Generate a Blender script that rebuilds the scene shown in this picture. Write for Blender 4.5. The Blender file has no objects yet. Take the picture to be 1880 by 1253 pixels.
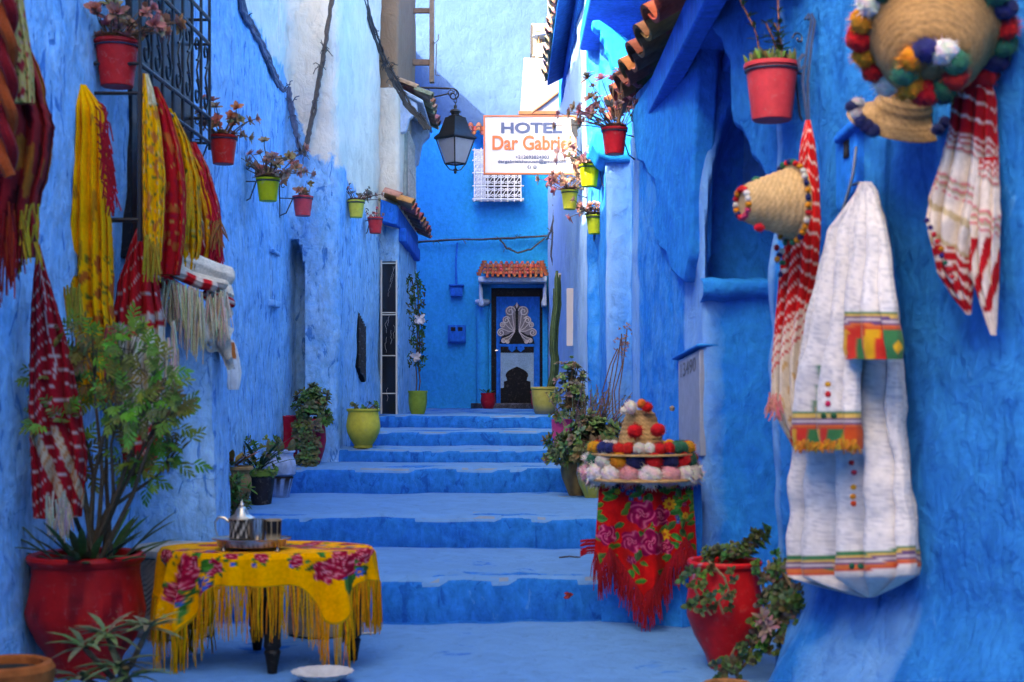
import bpy, math, random
from mathutils import Vector, noise as mn
R = math.radians
PI = math.pi
# ---------------------------------------------------------------- camera, sky, sun, exposure
F, CX, HY, HC = 2600.0, 940.0, 715.0, 1.2          # focal length, centre, horizon (photo pixels), eye height
scene = bpy.context.scene
COL = scene.collection
cam_d = bpy.data.cameras.new("camera")
cam = bpy.data.objects.new("camera", cam_d)
COL.objects.link(cam)
cam.location = (0, 0, HC)
cam.rotation_euler = (R(90), 0, 0)
cam_d.sensor_width = 36
cam_d.lens = 36 * F / 1880
cam_d.shift_y = (HY - 626.5) / 1880
cam_d.clip_start = 0.05
cam_d.clip_end = 600
cam_d.dof.use_dof = True
cam_d.dof.focus_distance = 13.5
cam_d.dof.aperture_fstop = 3.2
scene.camera = cam

SUN_D = Vector((1.0, 0.9, -0.92)).normalized()
world = bpy.data.worlds.new("World")
scene.world = world
world.use_nodes = True
wn = world.node_tree.nodes
wl = world.node_tree.links
sky = wn.new("ShaderNodeTexSky")
sky.sky_type = 'NISHITA'
sky.sun_disc = False
sky.sun_elevation = math.asin(-SUN_D.z)
sky.sun_rotation = math.atan2(-SUN_D.x, -SUN_D.y)
sky.air_density = 1.0
sky.dust_density = 10.0
sky.ozone_density = 0.0
wl.new(sky.outputs[0], wn["Background"].inputs[0])
wn["Background"].inputs[1].default_value = 0.15

sun_d = bpy.data.lights.new("sun", 'SUN')
sun_d.energy = 3.2
sun_d.angle = R(0.53)
sun_d.color = (1.0, 0.91, 0.78)
sun = bpy.data.objects.new("sun", sun_d)
COL.objects.link(sun)
sun.location = (-6, -6, 12)
sun.rotation_euler = SUN_D.to_track_quat('-Z', 'Y').to_euler()

scene.render.engine = 'CYCLES'
scene.cycles.use_denoising = True
scene.cycles.max_bounces = 10
scene.cycles.diffuse_bounces = 2
vs = scene.view_settings
vs.view_transform = 'Standard'
vs.look = 'None'
vs.gamma = 1
vs.exposure = 2.4
vs.use_white_balance = True
vs.white_balance_temperature = 7800
vs.white_balance_tint = 10

# ---------------------------------------------------------------- helpers
rnd = random.Random(7)


def P(px, py, Y):                                   # photo pixel + depth -> point
    return Vector(((px - CX) * Y / F, Y, HC + (HY - py) * Y / F))


def S(r, g, b, k=1.0):                              # 0..255 display colour -> linear
    return tuple(min(1, k * ((c / 255 / 12.92) if c <= 10 else ((c / 255 + .055) / 1.055) ** 2.4)) for c in (r, g, b))


def mix(a, b, t):
    return tuple(x + (y - x) * t for x, y in zip(a, b))


def sm(e0, e1, x):
    t = max(0, min(1, (x - e0) / (e1 - e0)))
    return t * t * (3 - 2 * t)


def lerp_rows(rows, y):                             # piecewise linear table lookup
    if y <= rows[0][0]:
        return rows[0][1:]
    for a, b in zip(rows, rows[1:]):
        if y <= b[0]:
            t = (y - a[0]) / (b[0] - a[0])
            return tuple(p + (q - p) * t for p, q in zip(a[1:], b[1:]))
    return rows[-1][1:]


def n1(x, y=0., z=0.):
    return mn.noise(Vector((x, y, z)))


ORG = {}
PLASTERS = set()


class MB:
    """collects geometry in world coordinates, build() links it as ONE mesh object"""

    def __init__(s, col=(.5, .5, .5)):
        s.v, s.f, s.c, s.h = [], [], [], []
        s.col = col

    def add(s, p, c=None, h=-1.0):
        s.v.append(Vector(p)); s.c.append(c or s.col); s.h.append(h)
        return len(s.v) - 1

    def grid(s, rows, closed=False, cols=None, hs=None, cap=False):
        b = len(s.v)
        n = len(rows[0])
        for i, r in enumerate(rows):
            for j, p in enumerate(r):
                s.add(p, cols[i][j] if cols else None, hs[i][j] if hs else -1)
        m = n if closed else n - 1
        for i in range(len(rows) - 1):
            for j in range(m):
                k = (j + 1) % n
                s.f.append((b + i * n + j, b + i * n + k, b + (i + 1) * n + k, b + (i + 1) * n + j))
        if cap:
            s.f.append(tuple(b + j for j in range(n))[::-1])
            s.f.append(tuple(b + (len(rows) - 1) * n + j for j in range(n)))
        return s

    def tube(s, pts, r, seg=6, c=None):
        pts = [Vector(p) for p in pts]
        rows = []
        up = None
        for i, p in enumerate(pts):
            t = (pts[min(i + 1, len(pts) - 1)] - pts[max(i - 1, 0)])
            if t.length < 1e-9:
                t = Vector((0, 0, 1))
            t.normalize()
            if up is None:
                up = Vector((0, 0, 1)) if abs(t.z) < .9 else Vector((0, 1, 0))
            a = t.cross(up)
            if a.length < 1e-6:
                a = t.orthogonal()
            a.normalize()
            b = a.cross(t)
            up = b
            rr = r[i] if isinstance(r, (list, tuple)) else r
            rows.append([p + a * (rr * math.cos(2 * PI * k / seg)) + b * (rr * math.sin(2 * PI * k / seg)) for k in range(seg)])
        cc = [[c or s.col] * seg for _ in rows]
        return s.grid(rows, True, cc, None, True)

    def lathe(s, prof, ctr, seg=32, c=None, frame=None, wob=0., cfun=None, hfun=None):
        ctr = Vector(ctr)
        ax, ay, az = frame or (Vector((1, 0, 0)), Vector((0, 1, 0)), Vector((0, 0, 1)))
        rows, cc = [], []
        for r, z in prof:
            row, rc = [], []
            for k in range(seg):
                a = 2 * PI * k / seg
                q = max(r, .0005)
                if wob:
                    q *= 1 + wob * n1(3 * math.cos(a), 3 * math.sin(a) + ctr.x * 9, z * 9)
                if hfun:
                    q += hfun(a, z)
                row.append(ctr + ax * (q * math.cos(a)) + ay * (q * math.sin(a)) + az * z)
                rc.append(cfun(a, z) if cfun else (c or s.col))
            rows.append(row); cc.append(rc)
        return s.grid(rows, True, cc, None, True)

    def hexa(s, p, c=None):                          # 8 corners, bottom ring then top ring
        b = len(s.v)
        for q in p:
            s.add(q, c)
        for f in ((3, 2, 1, 0), (4, 5, 6, 7), (0, 1, 5, 4), (1, 2, 6, 5), (2, 3, 7, 6), (3, 0, 4, 7)):
            s.f.append(tuple(b + i for i in f))
        return s

    def box(s, x0, x1, y0, y1, z0, z1, c=None):
        return s.hexa([(x0, y0, z0), (x1, y0, z0), (x1, y1, z0), (x0, y1, z0),
                       (x0, y0, z1), (x1, y0, z1), (x1, y1, z1), (x0, y1, z1)], c)

    def prism(s, pts, vec, c=None):                  # outline extruded along a vector
        b = len(s.v); n = len(pts); vec = Vector(vec)
        for p in pts:
            s.add(p, c)
        for p in pts:
            s.add(Vector(p) + vec, c)
        s.f.append(tuple(range(b, b + n))[::-1]); s.f.append(tuple(range(b + n, b + 2 * n)))
        for i in range(n):
            j = (i + 1) % n
            s.f.append((b + i, b + j, b + n + j, b + n + i))
        return s

    def leaf(s, p, d, n, L, w, c, fat=.0, bend=.0, tip=None):
        """a leaf: pointed blade along d, faces n, bends towards -n; fat > 0 gives it thickness"""
        d = Vector(d).normalized(); n = Vector(n)
        n = n - d * n.dot(d)
        if n.length < 1e-5:
            n = d.orthogonal()
        n.normalize()
        sd = d.cross(n)
        prof = ((0, .25), (.3, .85), (.6, 1.0), (.85, .62), (1.0, .06))
        rows, cc = [], []
        for t, k in prof:
            q = Vector(p) + d * (L * t) - n * (bend * L * t * t)
            a = w * .5 * k
            if fat:
                h = fat * k
                rows.append([q - sd * a, q + n * h * .8, q + sd * a, q - n * h])
            else:
                rows.append([q - sd * a + n * (a * .35), q, q + sd * a + n * (a * .35)])
            cl = mix(c, tip, max(0, t - .4) / .6) if tip else c
            cc.append([cl] * len(rows[-1]))
        s.grid(rows, bool(fat), cc)

    def rosette(s, p, axis, n, L, w, c, spread=1.0, fat=0., tip=None, rg=rnd):
        ax = Vector(axis).normalized()
        e = ax.orthogonal().normalized(); g = ax.cross(e)
        for i in range(n):
            a = i * 2.39996 + rg.uniform(-.3, .3)
            t = (i + .5) / n
            out = e * math.cos(a) + g * math.sin(a)
            d = out * (.35 + .65 * t) * spread + ax * (1.15 - t * .95)
            k = rg.uniform(.75, 1.15) * (.55 + .45 * t)
            cl = tuple(x * rg.uniform(.75, 1.25) for x in c)
            s.leaf(p, d, ax - out * .3, L * k, w * k, cl, fat * k, .12, tip)

    def pom(s, ctr, r, c, sub=None):
        """a woolly pompom: ball of yarn ends"""
        ctr = Vector(ctr)
        rg = random.Random(int(ctr.x * 9173 + ctr.z * 7919 + ctr.y * 131))
        b = len(s.v)
        nl, ns = 9, 14
        rows, cc = [], []
        sq = Vector((rg.uniform(.86, 1.14), rg.uniform(.86, 1.1), rg.uniform(.82, 1.08)))
        for i in range(nl + 1):
            th = PI * i / nl
            row, rc = [], []
            for k in range(ns):
                a = 2 * PI * (k + .5 * (i % 2)) / ns
                q = r * (.86 + .14 * rg.random())
                row.append(ctr + Vector((math.sin(th) * math.cos(a) * sq.x, math.sin(th) * math.sin(a) * sq.y, math.cos(th) * sq.z)) * q)
                rc.append(tuple(x * rg.uniform(.75, 1.12) for x in c))
            rows.append(row); cc.append(rc)
        s.grid(rows, True, cc)
        for i in range(170):
            d = Vector((rg.gauss(0, 1), rg.gauss(0, 1), rg.gauss(0, 1))).normalized()
            e = d.orthogonal().normalized() * (r * .05)
            cl = tuple(x * rg.uniform(.7, 1.25) for x in c)
            d2 = d + Vector((rg.uniform(-.25, .25), rg.uniform(-.25, .25), rg.uniform(-.35, .15)))
            i0 = s.add(ctr + d * r * .8 + e, cl); i1 = s.add(ctr + d * r * .8 - e, cl)
            i2 = s.add(ctr + d2.normalized() * r * rg.uniform(1.05, 1.38), cl)
            s.f.append((i0, i1, i2))

    def build(s, name, m, parent=None, smooth=True, bevel=0., loc=None, sub=0, ang=42, kind=None):
        if parent is not None:
            org = ORG[parent.name]
        elif loc is not None:
            org = Vector(loc)
        else:
            lo = [min(v[i] for v in s.v) for i in range(3)]; hi = [max(v[i] for v in s.v) for i in range(3)]
            org = Vector(((lo[0] + hi[0]) / 2, (lo[1] + hi[1]) / 2, lo[2]))
        me = bpy.data.meshes.new(name)
        me.from_pydata([v - org for v in s.v], [], s.f)
        ca = me.attributes.new("col", 'FLOAT_COLOR', 'POINT')
        flat = []
        for c in s.c:
            flat += [c[0], c[1], c[2], 1.0]
        ca.data.foreach_set("color", flat)
        if m.name in PLASTERS:
            ha = me.attributes.new("h", 'FLOAT', 'POINT')
            ha.data.foreach_set("value", s.h)
        me.materials.append(m)
        me.update()
        if smooth:
            me.polygons.foreach_set("use_smooth", [True] * len(me.polygons))
            me.set_sharp_from_angle(angle=R(ang))
        o = bpy.data.objects.new(name, me)
        COL.objects.link(o)
        if parent is not None:
            o.parent = parent
        else:
            o.location = org
        ORG[o.name] = org
        if bevel:
            b = o.modifiers.new("bevel", 'BEVEL'); b.width = bevel; b.segments = 2; b.limit_method = 'ANGLE'
        if sub:
            b = o.modifiers.new("sub", 'SUBSURF'); b.levels = sub; b.render_levels = sub
        if kind:
            o["kind"] = kind
        return o


def thing(name, label, cat, loc, group=None):
    o = bpy.data.objects.new(name, None)
    o.empty_display_size = .1
    COL.objects.link(o)
    o.location = loc
    ORG[o.name] = Vector(loc)
    return tag(o, label, cat, group)


def tag(o, label, cat, group=None):
    o["label"] = label
    o["category"] = cat
    if group:
        o["group"] = group
    return o


# ---------------------------------------------------------------- materials
def nodes_mat(name):
    m = bpy.data.materials.new(name)
    m.use_nodes = True
    nt = m.node_tree
    return m, nt, nt.nodes["Principled BSDF"], nt.nodes.new, nt.links.new


def nz(new, link, vec, scale, detail=4., rough=.6, dist=0.):
    t = new("ShaderNodeTexNoise")
    t.inputs["Scale"].default_value = scale
    t.inputs["Detail"].default_value = detail
    t.inputs["Roughness"].default_value = rough
    t.inputs["Distortion"].default_value = dist
    if vec is not None:
        link(vec, t.inputs["Vector"])
    return t.outputs["Fac"]


def ramp(new, link, fac, stops, interp='LINEAR'):
    r = new("ShaderNodeValToRGB")
    r.color_ramp.interpolation = interp
    e = r.color_ramp.elements
    while len(e) < len(stops):
        e.new(.5)
    for q, (p, c) in zip(e, stops):
        q.position = p
        q.color = (c, c, c, 1) if isinstance(c, (int, float)) else (*c, 1)
    link(fac, r.inputs[0])
    return r.outputs[0]


def mixc(new, link, fac, a, b, mode='MIX'):
    m = new("ShaderNodeMix")
    m.data_type = 'RGBA'
    m.blend_type = mode
    for sock, v in ((m.inputs[0], fac), (m.inputs[6], a), (m.inputs[7], b)):
        if isinstance(v, (int, float)):
            sock.default_value = v
        elif isinstance(v, tuple):
            sock.default_value = (*v, 1)
        else:
            link(v, sock)
    return m.outputs[2]


def math_n(new, link, op, a, b=0., c=None):
    m = new("ShaderNodeMath")
    m.operation = op
    for sock, v in zip(m.inputs, (a, b, c)):
        if v is None:
            continue
        if isinstance(v, (int, float)):
            sock.default_value = v
        else:
            link(v, sock)
    return m.outputs[0]


def bump(new, link, bs, height, strength, dist=.02, prev=None):
    b = new("ShaderNodeBump")
    b.inputs["Strength"].default_value = strength
    b.inputs["Distance"].default_value = dist
    link(height, b.inputs["Height"])
    if prev is not None:
        link(prev, b.inputs["Normal"])
    link(b.outputs[0], bs.inputs["Normal"])
    return b.outputs[0]


def plaster(name, light, mid, deep, other=None, pit=.5, rough=.85, rough_bump=.5, third=None, scale=1.0, brushy=1.0, soft=0.):
    """limewashed plaster; attribute h > 0 switches to the other colour, h > 2 to a third one (worn edges)"""
    m, nt, bs, new, link = nodes_mat(name)
    PLASTERS.add(m.name)
    pos = new("ShaderNodeNewGeometry").outputs["Position"]
    big = nz(new, link, pos, .9 * scale, 5, .6, .4)
    med = nz(new, link, pos, 5.5 * scale, 6, .65, .6)
    fine = nz(new, link, pos, 22 * scale, 5, .6)
    grit = nz(new, link, pos, 90 * scale, 3, .6)
    mp = new("ShaderNodeMapping"); mp.inputs["Scale"].default_value = (1, 1, .4)
    link(pos, mp.inputs["Vector"])
    pits = nz(new, link, mp.outputs[0], 13 * scale, 5, .6, .9)
    brush = nz(new, link, mp.outputs[0], 19 * scale, 6, .75, .3)
    a = ramp(new, link, big, [(.30, 0.), (.70, 1.)])
    c = mixc(new, link, math_n(new, link, 'MULTIPLY', a, .6), mid, light)
    b = ramp(new, link, med, [(.40, 0.), (.60, 1.)])
    bb = math_n(new, link, 'MULTIPLY', b, .45)
    c = mixc(new, link, bb, c, light)
    br = ramp(new, link, brush, [(.36, 1 - .2 * brushy), (.5, 1.), (.66, 1 + .2 * brushy)])
    c = mixc(new, link, 1.0, c, br, 'MULTIPLY')
    pr = ramp(new, link, pits, [(.36, 1.), (.42, 0.)])
    pp = math_n(new, link, 'MULTIPLY', pr, pit)
    c = mixc(new, link, pp, c, deep)  # darker pits: relief contrast put into the colour to make up for flat light
    ch = ramp(new, link, pits, [(.66, 0.), (.70, 1.)])      # chalky flakes where the wash has worn
    c = mixc(new, link, math_n(new, link, 'MULTIPLY', ch, pit * .55), c, tuple(min(.8, x * 1.25 + .10) for x in light))
    vo = new("ShaderNodeTexVoronoi"); vo.feature = 'DISTANCE_TO_EDGE'; vo.inputs["Scale"].default_value = 1.1 * scale
    wv = new("ShaderNodeVectorMath"); wv.operation = 'MULTIPLY_ADD'
    nzc = new("ShaderNodeTexNoise"); nzc.inputs["Scale"].default_value = 6; nzc.inputs["Detail"].default_value = 4
    link(pos, nzc.inputs["Vector"]); link(nzc.outputs["Color"], wv.inputs[0]); wv.inputs[1].default_value = (.35, .35, .35); link(pos, wv.inputs[2])
    link(wv.outputs[0], vo.inputs["Vector"])
    crk = ramp(new, link, vo.outputs["Distance"], [(.0, 1.), (.006, 0.)])
    crk = math_n(new, link, 'MULTIPLY', crk, ramp(new, link, big, [(.50, 0.), (.60, .7)]))
    c = mixc(new, link, crk, c, deep)
    fr = ramp(new, link, fine, [(.3, .86), (.7, 1.1)])
    c = mixc(new, link, 1.0, c, fr, 'MULTIPLY')
    if other is not None:
        at = new("ShaderNodeAttribute"); at.attribute_name = "h"
        hh = at.outputs["Fac"]
        w = math_n(new, link, 'SUBTRACT', med, .5)
        w = math_n(new, link, 'MULTIPLY', w, .35)
        hs = math_n(new, link, 'ADD', hh, w)
        hs_o = math_n(new, link, 'ADD', hs, soft)
        k = ramp(new, link, hs_o, [(0.0, 0.), (.045 + 2 * soft, 1.)])
        ow = mixc(new, link, b, other, tuple(x * .9 for x in other))
        ow = mixc(new, link, math_n(new, link, 'MULTIPLY', pr, .35), ow, tuple(x * .62 for x in other))
        c = mixc(new, link, k, c, ow)
        if third is not None:
            h2 = math_n(new, link, 'SUBTRACT', hs, 2.0)
            k2 = ramp(new, link, h2, [(0.0, 0.), (.05, 1.)])
            tw = mixc(new, link, med, third, tuple(x * .6 for x in third))
            c = mixc(new, link, k2, c, tw)
    link(c, bs.inputs["Base Color"])
    bs.inputs["Roughness"].default_value = rough
    bs.inputs["Specular IOR Level"].default_value = .03
    n = bump(new, link, bs, med, rough_bump, .05)
    n = bump(new, link, bs, pits, rough_bump, .03, n)
    n = bump(new, link, bs, fine, rough_bump * .8, .012, n)
    bump(new, link, bs, grit, rough_bump * .5, .003, n)
    return m


def vcol(name, rough=.6, var=.2, nscale=30., bmp=.2, bscale=60., spec=.4, sheen=0., trans=0., metal=0., coat=0., bdist=.004, weave=0., dust=0., gain=None):
    """colour comes from the mesh (the real local colour), broken up with procedural noise"""
    m, nt, bs, new, link = nodes_mat(name)
    at = new("ShaderNodeAttribute"); at.attribute_name = "col"
    pos = new("ShaderNodeNewGeometry").outputs["Position"]
    f = nz(new, link, pos, nscale, 4, .6)
    g = nz(new, link, pos, nscale * .13, 3, .6)
    fr = ramp(new, link, f, [(.3, 1 - var), (.7, 1 + var)])
    gr = ramp(new, link, g, [(.3, 1 - var * .7), (.7, 1 + var * .5)])
    c = mixc(new, link, 1.0, at.outputs["Color"], fr, 'MULTIPLY')
    c = mixc(new, link, 1.0, c, gr, 'MULTIPLY')
    if gain:
        c = mixc(new, link, 1.0, c, gain, 'MULTIPLY')
    if dust:                                         # dried splashes, scratches and soil stains
        d1 = nz(new, link, pos, 26, 6, .75, .6)
        c = mixc(new, link, math_n(new, link, 'MULTIPLY', ramp(new, link, d1, [(.56, 0.), (.64, 1.)]), dust), c, (.34, .30, .27))
        d2 = nz(new, link, pos, 60, 4, .7, .3)
        c = mixc(new, link, math_n(new, link, 'MULTIPLY', ramp(new, link, d2, [(.30, 1.), (.37, 0.)]), dust * 1.6), c, (.03, .022, .018))
    link(c, bs.inputs["Base Color"])
    bs.inputs["Roughness"].default_value = rough
    bs.inputs["Metallic"].default_value = metal
    bs.inputs["Specular IOR Level"].default_value = spec
    bs.inputs["Sheen Weight"].default_value = sheen
    bs.inputs["Coat Weight"].default_value = coat
    h = nz(new, link, pos, bscale, 4, .65)
    n = bump(new, link, bs, h, bmp, bdist)
    if weave:
        w = nz(new, link, pos, weave, 2, .7)
        bump(new, link, bs, w, .5, .003, n)
    if trans:
        tr = new("ShaderNodeBsdfTranslucent")
        link(c, tr.inputs["Color"])
        mx = new("ShaderNodeMixShader"); mx.inputs[0].default_value = trans
        link(bs.outputs[0], mx.inputs[1]); link(tr.outputs[0], mx.inputs[2])
        link(mx.outputs[0], nt.nodes["Material Output"].inputs["Surface"])
    return m


LIGHT, MID, DEEP = (.40, .66, .96), (.13, .46, .92), (.002, .16, .56)
WHITE = (.90, .82, .72)
M = dict(
    wall=plaster("blue limewash", LIGHT, MID, DEEP, other=WHITE, pit=.75, third=(.40, .25, .16)),
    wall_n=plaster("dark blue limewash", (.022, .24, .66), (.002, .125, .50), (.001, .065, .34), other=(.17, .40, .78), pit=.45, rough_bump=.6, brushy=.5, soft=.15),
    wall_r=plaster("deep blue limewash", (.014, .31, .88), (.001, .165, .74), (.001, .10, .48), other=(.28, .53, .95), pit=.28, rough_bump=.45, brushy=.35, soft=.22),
    wall_far=plaster("smooth blue wash", (.004, .41, .94), (.001, .345, .92), (.001, .19, .66), other=(.058, .13, .30), pit=.15, rough_bump=.3, brushy=.3),  # other: upper-wall tint that puts the sun's glare into the colour
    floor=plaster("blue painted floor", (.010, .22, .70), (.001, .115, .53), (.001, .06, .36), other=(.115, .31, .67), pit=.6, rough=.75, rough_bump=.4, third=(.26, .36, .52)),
    trim=plaster("blue trim", (.006, .20, .80), (.002, .15, .74), (.002, .09, .5), pit=.2, rough_bump=.25, rough=.7),
    pale=plaster("pale blue trim", (.55, .68, .90), (.42, .58, .88), (.2, .38, .75), pit=.2, rough_bump=.4),
    clay=vcol("fired clay", .85, .3, 18, .5, 40, .2, bdist=.01),
    gloss=vcol("glazed paint", .4, .14, 25, .2, 12, .16, coat=.0, dust=.14),
    plastic=vcol("pot plastic", .45, .14, 20, .12, 30, .18, dust=.25),
    leaf=vcol("leaf", .55, .25, 45, .2, 80, .25, trans=.2, gain=(1.55, 1.6, 1.4)),
    stem=vcol("stem", .8, .3, 60, .5, 90, .2),
    cloth=vcol("woven cloth", .9, .12, 60, .35, 25, .04, sheen=.03, weave=420),
    knit=vcol("wool", .95, .2, 90, .6, 70, .05, sheen=.08, bdist=.008),
    straw=vcol("plaited straw", .8, .25, 90, .6, 140, .25),
    iron=vcol("wrought iron", .45, .3, 40, .3, 60, .5),
    metal=vcol("tea metal", .28, .12, 30, .1, 40, .5, metal=.9),
    wood=vcol("wood", .6, .25, 22, .3, 40, .4),
    paint=vcol("sign paint", .45, .04, 6, .05, 20, .4),
    cable=vcol("cable", .6, .25, 40, .3, 50, .4),
    soil=vcol("soil", .95, .4, 50, .8, 40, .1, bdist=.02),
)
# ---------------------------------------------------------------- ground, steps, floor (the setting)
STEPS = [(7.34, .226), (8.73, .418), (10.70, .611), (11.34, .72), (11.89, .848), (12.70, .970)]
FLOOR_FAR = .90


def floor_z(Y, k=99):
    z = 0.0
    for y, zz in STEPS:
        if Y >= y:
            z = zz
    if Y > 12.7:
        z = .970 + (FLOOR_FAR - .970) * (Y - 12.7) / (22 - 12.7)
    return z


def make_floor():
    mb = MB()
    rows, hs = [], []
    xs = [-2.9 + .045 * i for i in range(int(5.3 / .045) + 1)]

    def wob(x, i):
        return .055 * n1(x * 1.1, i * 3.7) + .02 * n1(x * 5, i * 7.1) - .03 * (x + .5) * (1 if i % 2 else -.4)

    def row(Y, z, i, w, wear, edge=False):
        r, h = [], []
        for x in xs:
            dz = .012 * n1(x * 1.7, Y * 1.7, 3) + .006 * n1(x * 6, Y * 6, 5)
            r.append((x, Y + w * wob(x, i), z + dz))
            e = n1(x * 2.6, i * 3.1, 4) + .6 * n1(x * 9, z * 30, 6)
            bare = (edge and e > .12) or (not edge and wear > 0 and n1(x * 1.9, Y * 1.9, 12) + .5 * n1(x * 7, Y * 7, 2) > .74)
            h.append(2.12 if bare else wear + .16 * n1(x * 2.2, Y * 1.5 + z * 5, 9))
        rows.append(r); hs.append(h)
    y0, z0 = -4.0, 0.0
    for i, (Y, z) in enumerate(STEPS):
        n = max(4, int((Y - y0) / (.09 if y0 > 5 else .09)))
        for k in range(n):
            t = k / n
            yy = y0 + (Y - y0) * t
            a = min(1, max(0, (yy - (Y - .9)) / .8)) if i == 0 else t
            row(yy if i else yy, z0 + (.012 * math.sin(PI * t) if i else 0), i if t > .5 else i - 1, a if i == 0 else 1,
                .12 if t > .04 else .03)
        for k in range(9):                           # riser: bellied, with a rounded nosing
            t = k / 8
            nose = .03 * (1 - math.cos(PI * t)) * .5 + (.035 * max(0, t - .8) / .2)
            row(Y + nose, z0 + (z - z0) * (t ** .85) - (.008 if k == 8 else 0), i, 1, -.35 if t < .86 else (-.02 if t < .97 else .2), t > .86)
        y0, z0 = Y + .09, z
    for k in range(60):
        t = k / 59
        row(y0 + (22.3 - y0) * t, .970 + (FLOOR_FAR - .970) * t, 5, 0, .03)
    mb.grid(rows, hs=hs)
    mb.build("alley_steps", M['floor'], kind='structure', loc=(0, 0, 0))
    g = MB()
    g.grid([[(-150 + 60 * i, -150 + 60 * j, -.25) for i in range(6)] for j in range(6)])
    g.build("ground", M['floor'], kind='structure', loc=(0, 0, -.25))


make_floor()


# ---------------------------------------------------------------- plastered walls
def wall_mesh(path, z0, ztop, amp=.02, res=.06, hb=None, push=None, thick=.8, corner=.12, seed=0.):
    pts = [Vector((*p, 0)) for p in path]
    out = [pts[0]]
    for a, b, c in zip(pts, pts[1:], pts[2:]):       # round the corners
        d1, d2 = (a - b), (c - b)
        k = min(corner, d1.length * .4, d2.length * .4)
        p, q = b + d1.normalized() * k, b + d2.normalized() * k
        for t in (0, .25, .5, .75, 1):
            out.append(p * (1 - t) ** 2 + b * 2 * t * (1 - t) + q * t * t)
    out.append(pts[-1])
    line = []
    for a, b in zip(out, out[1:]):
        L = (b - a).length
        r = (.018 if (a.y > 11.15 and b.y < 11.45 and a.x < 0) or (7.3 < a.y < 7.5 and 7.3 < b.y < 7.5) else res) if max(a.y, b.y) > 3.2 else .4
        n = max(1, int(L / r))
        for i in range(n):
            line.append(a + (b - a) * i / n)
    line.append(out[-1])
    nor = []
    for i in range(len(line)):
        t = line[min(i + 1, len(line) - 1)] - line[max(i - 1, 0)]
        t.normalize()
        nor.append(Vector((t.y, -t.x, 0)))
    zt = [ztop(p.x, p.y) if callable(ztop) else ztop for p in line]
    nz_ = int((max(zt) - z0) / res)
    rows, hs = [], []
    for j in range(nz_ + 1):
        r, h = [], []
        for p, n, T in zip(line, nor, zt):
            z = z0 + (T - z0) * j / nz_
            d = amp * mn.noise(Vector((p.x * 1.6 + seed, p.y * 1.6, z * 1.3))) + amp * .55 * mn.noise(Vector((p.x * 5 + seed, p.y * 5, z * 4))) \
                + amp * .22 * mn.noise(Vector((p.x * 14 + seed, p.y * 14, z * 10)))
            q = p + n * d + Vector((0, 0, z))
            if push:
                q = q + push(p.x, p.y, z, n)
            r.append(q)
            h.append(hb(p.x, p.y, z) if hb else -1)
        rows.append(r); hs.append(h)
    for dz in (0, -3):                               # thickness: top and back
        rows.append([Vector((p.x, p.y, 0)) - n * thick + Vector((0, 0, T + dz * .3)) for p, n, T in zip(line, nor, zt)])
        hs.append(hs[-1])
    mb = MB()
    mb.grid(rows, hs=hs)
    return mb


def scroll(c, ex, ey, r, a0, turns, n=26, k=.12):
    c, ex, ey = Vector(c), Vector(ex), Vector(ey)
    return [c + (ex * math.cos(a0 + turns * 2 * PI * t) + ey * math.sin(a0 + turns * 2 * PI * t)) * (r * (1 - (1 - k) * t))
            for t in [i / (n - 1) for i in range(n)]]


def tile_roof(p0, p1, slope, n, r, thick=.018, rows=3, c=(.36, .13, .075), under=None, seed=1):
    """barrel tiles: wavy courses laid down the slope, with thickness"""
    rg = random.Random(seed)
    p0, p1, slope = Vector(p0), Vector(p1), Vector(slope)
    e = (p1 - p0); L = e.length; e.normalize()
    up = slope.cross(e).normalized()
    if up.z < 0:
        up = -up
    mb = MB(c)
    w = L / (2 * n)                                  # one cover tile, one channel tile per pitch
    for i in range(2 * n):
        cover = i % 2 == 0
        for j in range(rows):
            cl = tuple(x * rg.uniform(.6, 1.25) for x in c)
            t0, t1 = j / rows, (j + 1.12) / rows
            if j == rows - 1:
                t1 = 1 + rg.uniform(-.02, .05)
            lift = .012 + (.014 if cover else 0)
            a = p0 + e * ((i + .5) * w + rg.uniform(-.06, .06) * w)
            ring = []
            for (t, up_l) in ((t0, 0), (t1, lift)):
                o_, i_ = [], []
                for k in range(9):
                    th = PI * k / 8
                    x = -math.cos(th) * w * .62
                    y = (math.sin(th) * r) if cover else (-math.sin(th) * r * .7 + r * .35)
                    base = a + slope * t + e * x + up * (y + up_l)
                    o_.append(base + up * thick * .5)
                    i_.append(base - up * thick * .5)
                ring.append(o_ + i_[::-1])
            mb.grid(ring, True, [[cl] * 18, [cl] * 18], cap=True)
    return mb


# ---- left house (near), its wall turns into the alley at the arch niche
def hb_left(X, Y, z):
    if Y < 11.2:
        zb = 3.9 - .05 * max(0, Y - 8) if Y < 9.4 else 3.80 - .09 * (Y - 9.4)
    elif X < -1.42 and Y < 11.36:
        zb = 3.62 - (X + 1.79) * 3.0 if X < -1.60 else 3.03
    else:
        zb = 3.0 - .17 * (Y - 11.3)
    return max(-1, min(1.5, z - zb))


def push_left(X, Y, z, n):
    v = Vector((0, 0, 0))
    if n.y < -.5 and 11.0 < Y < 11.45:
        x = abs(X + 1.755) / .098
        v.y += .32 * sm(1.0, .8, math.hypot(x, max(0, (z - 2.05) / .36))) * sm(.72, .78, z)
    elif z < .35 and Y < 8:
        v += n * (.05 * (1 - z / .35))
    return v


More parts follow.
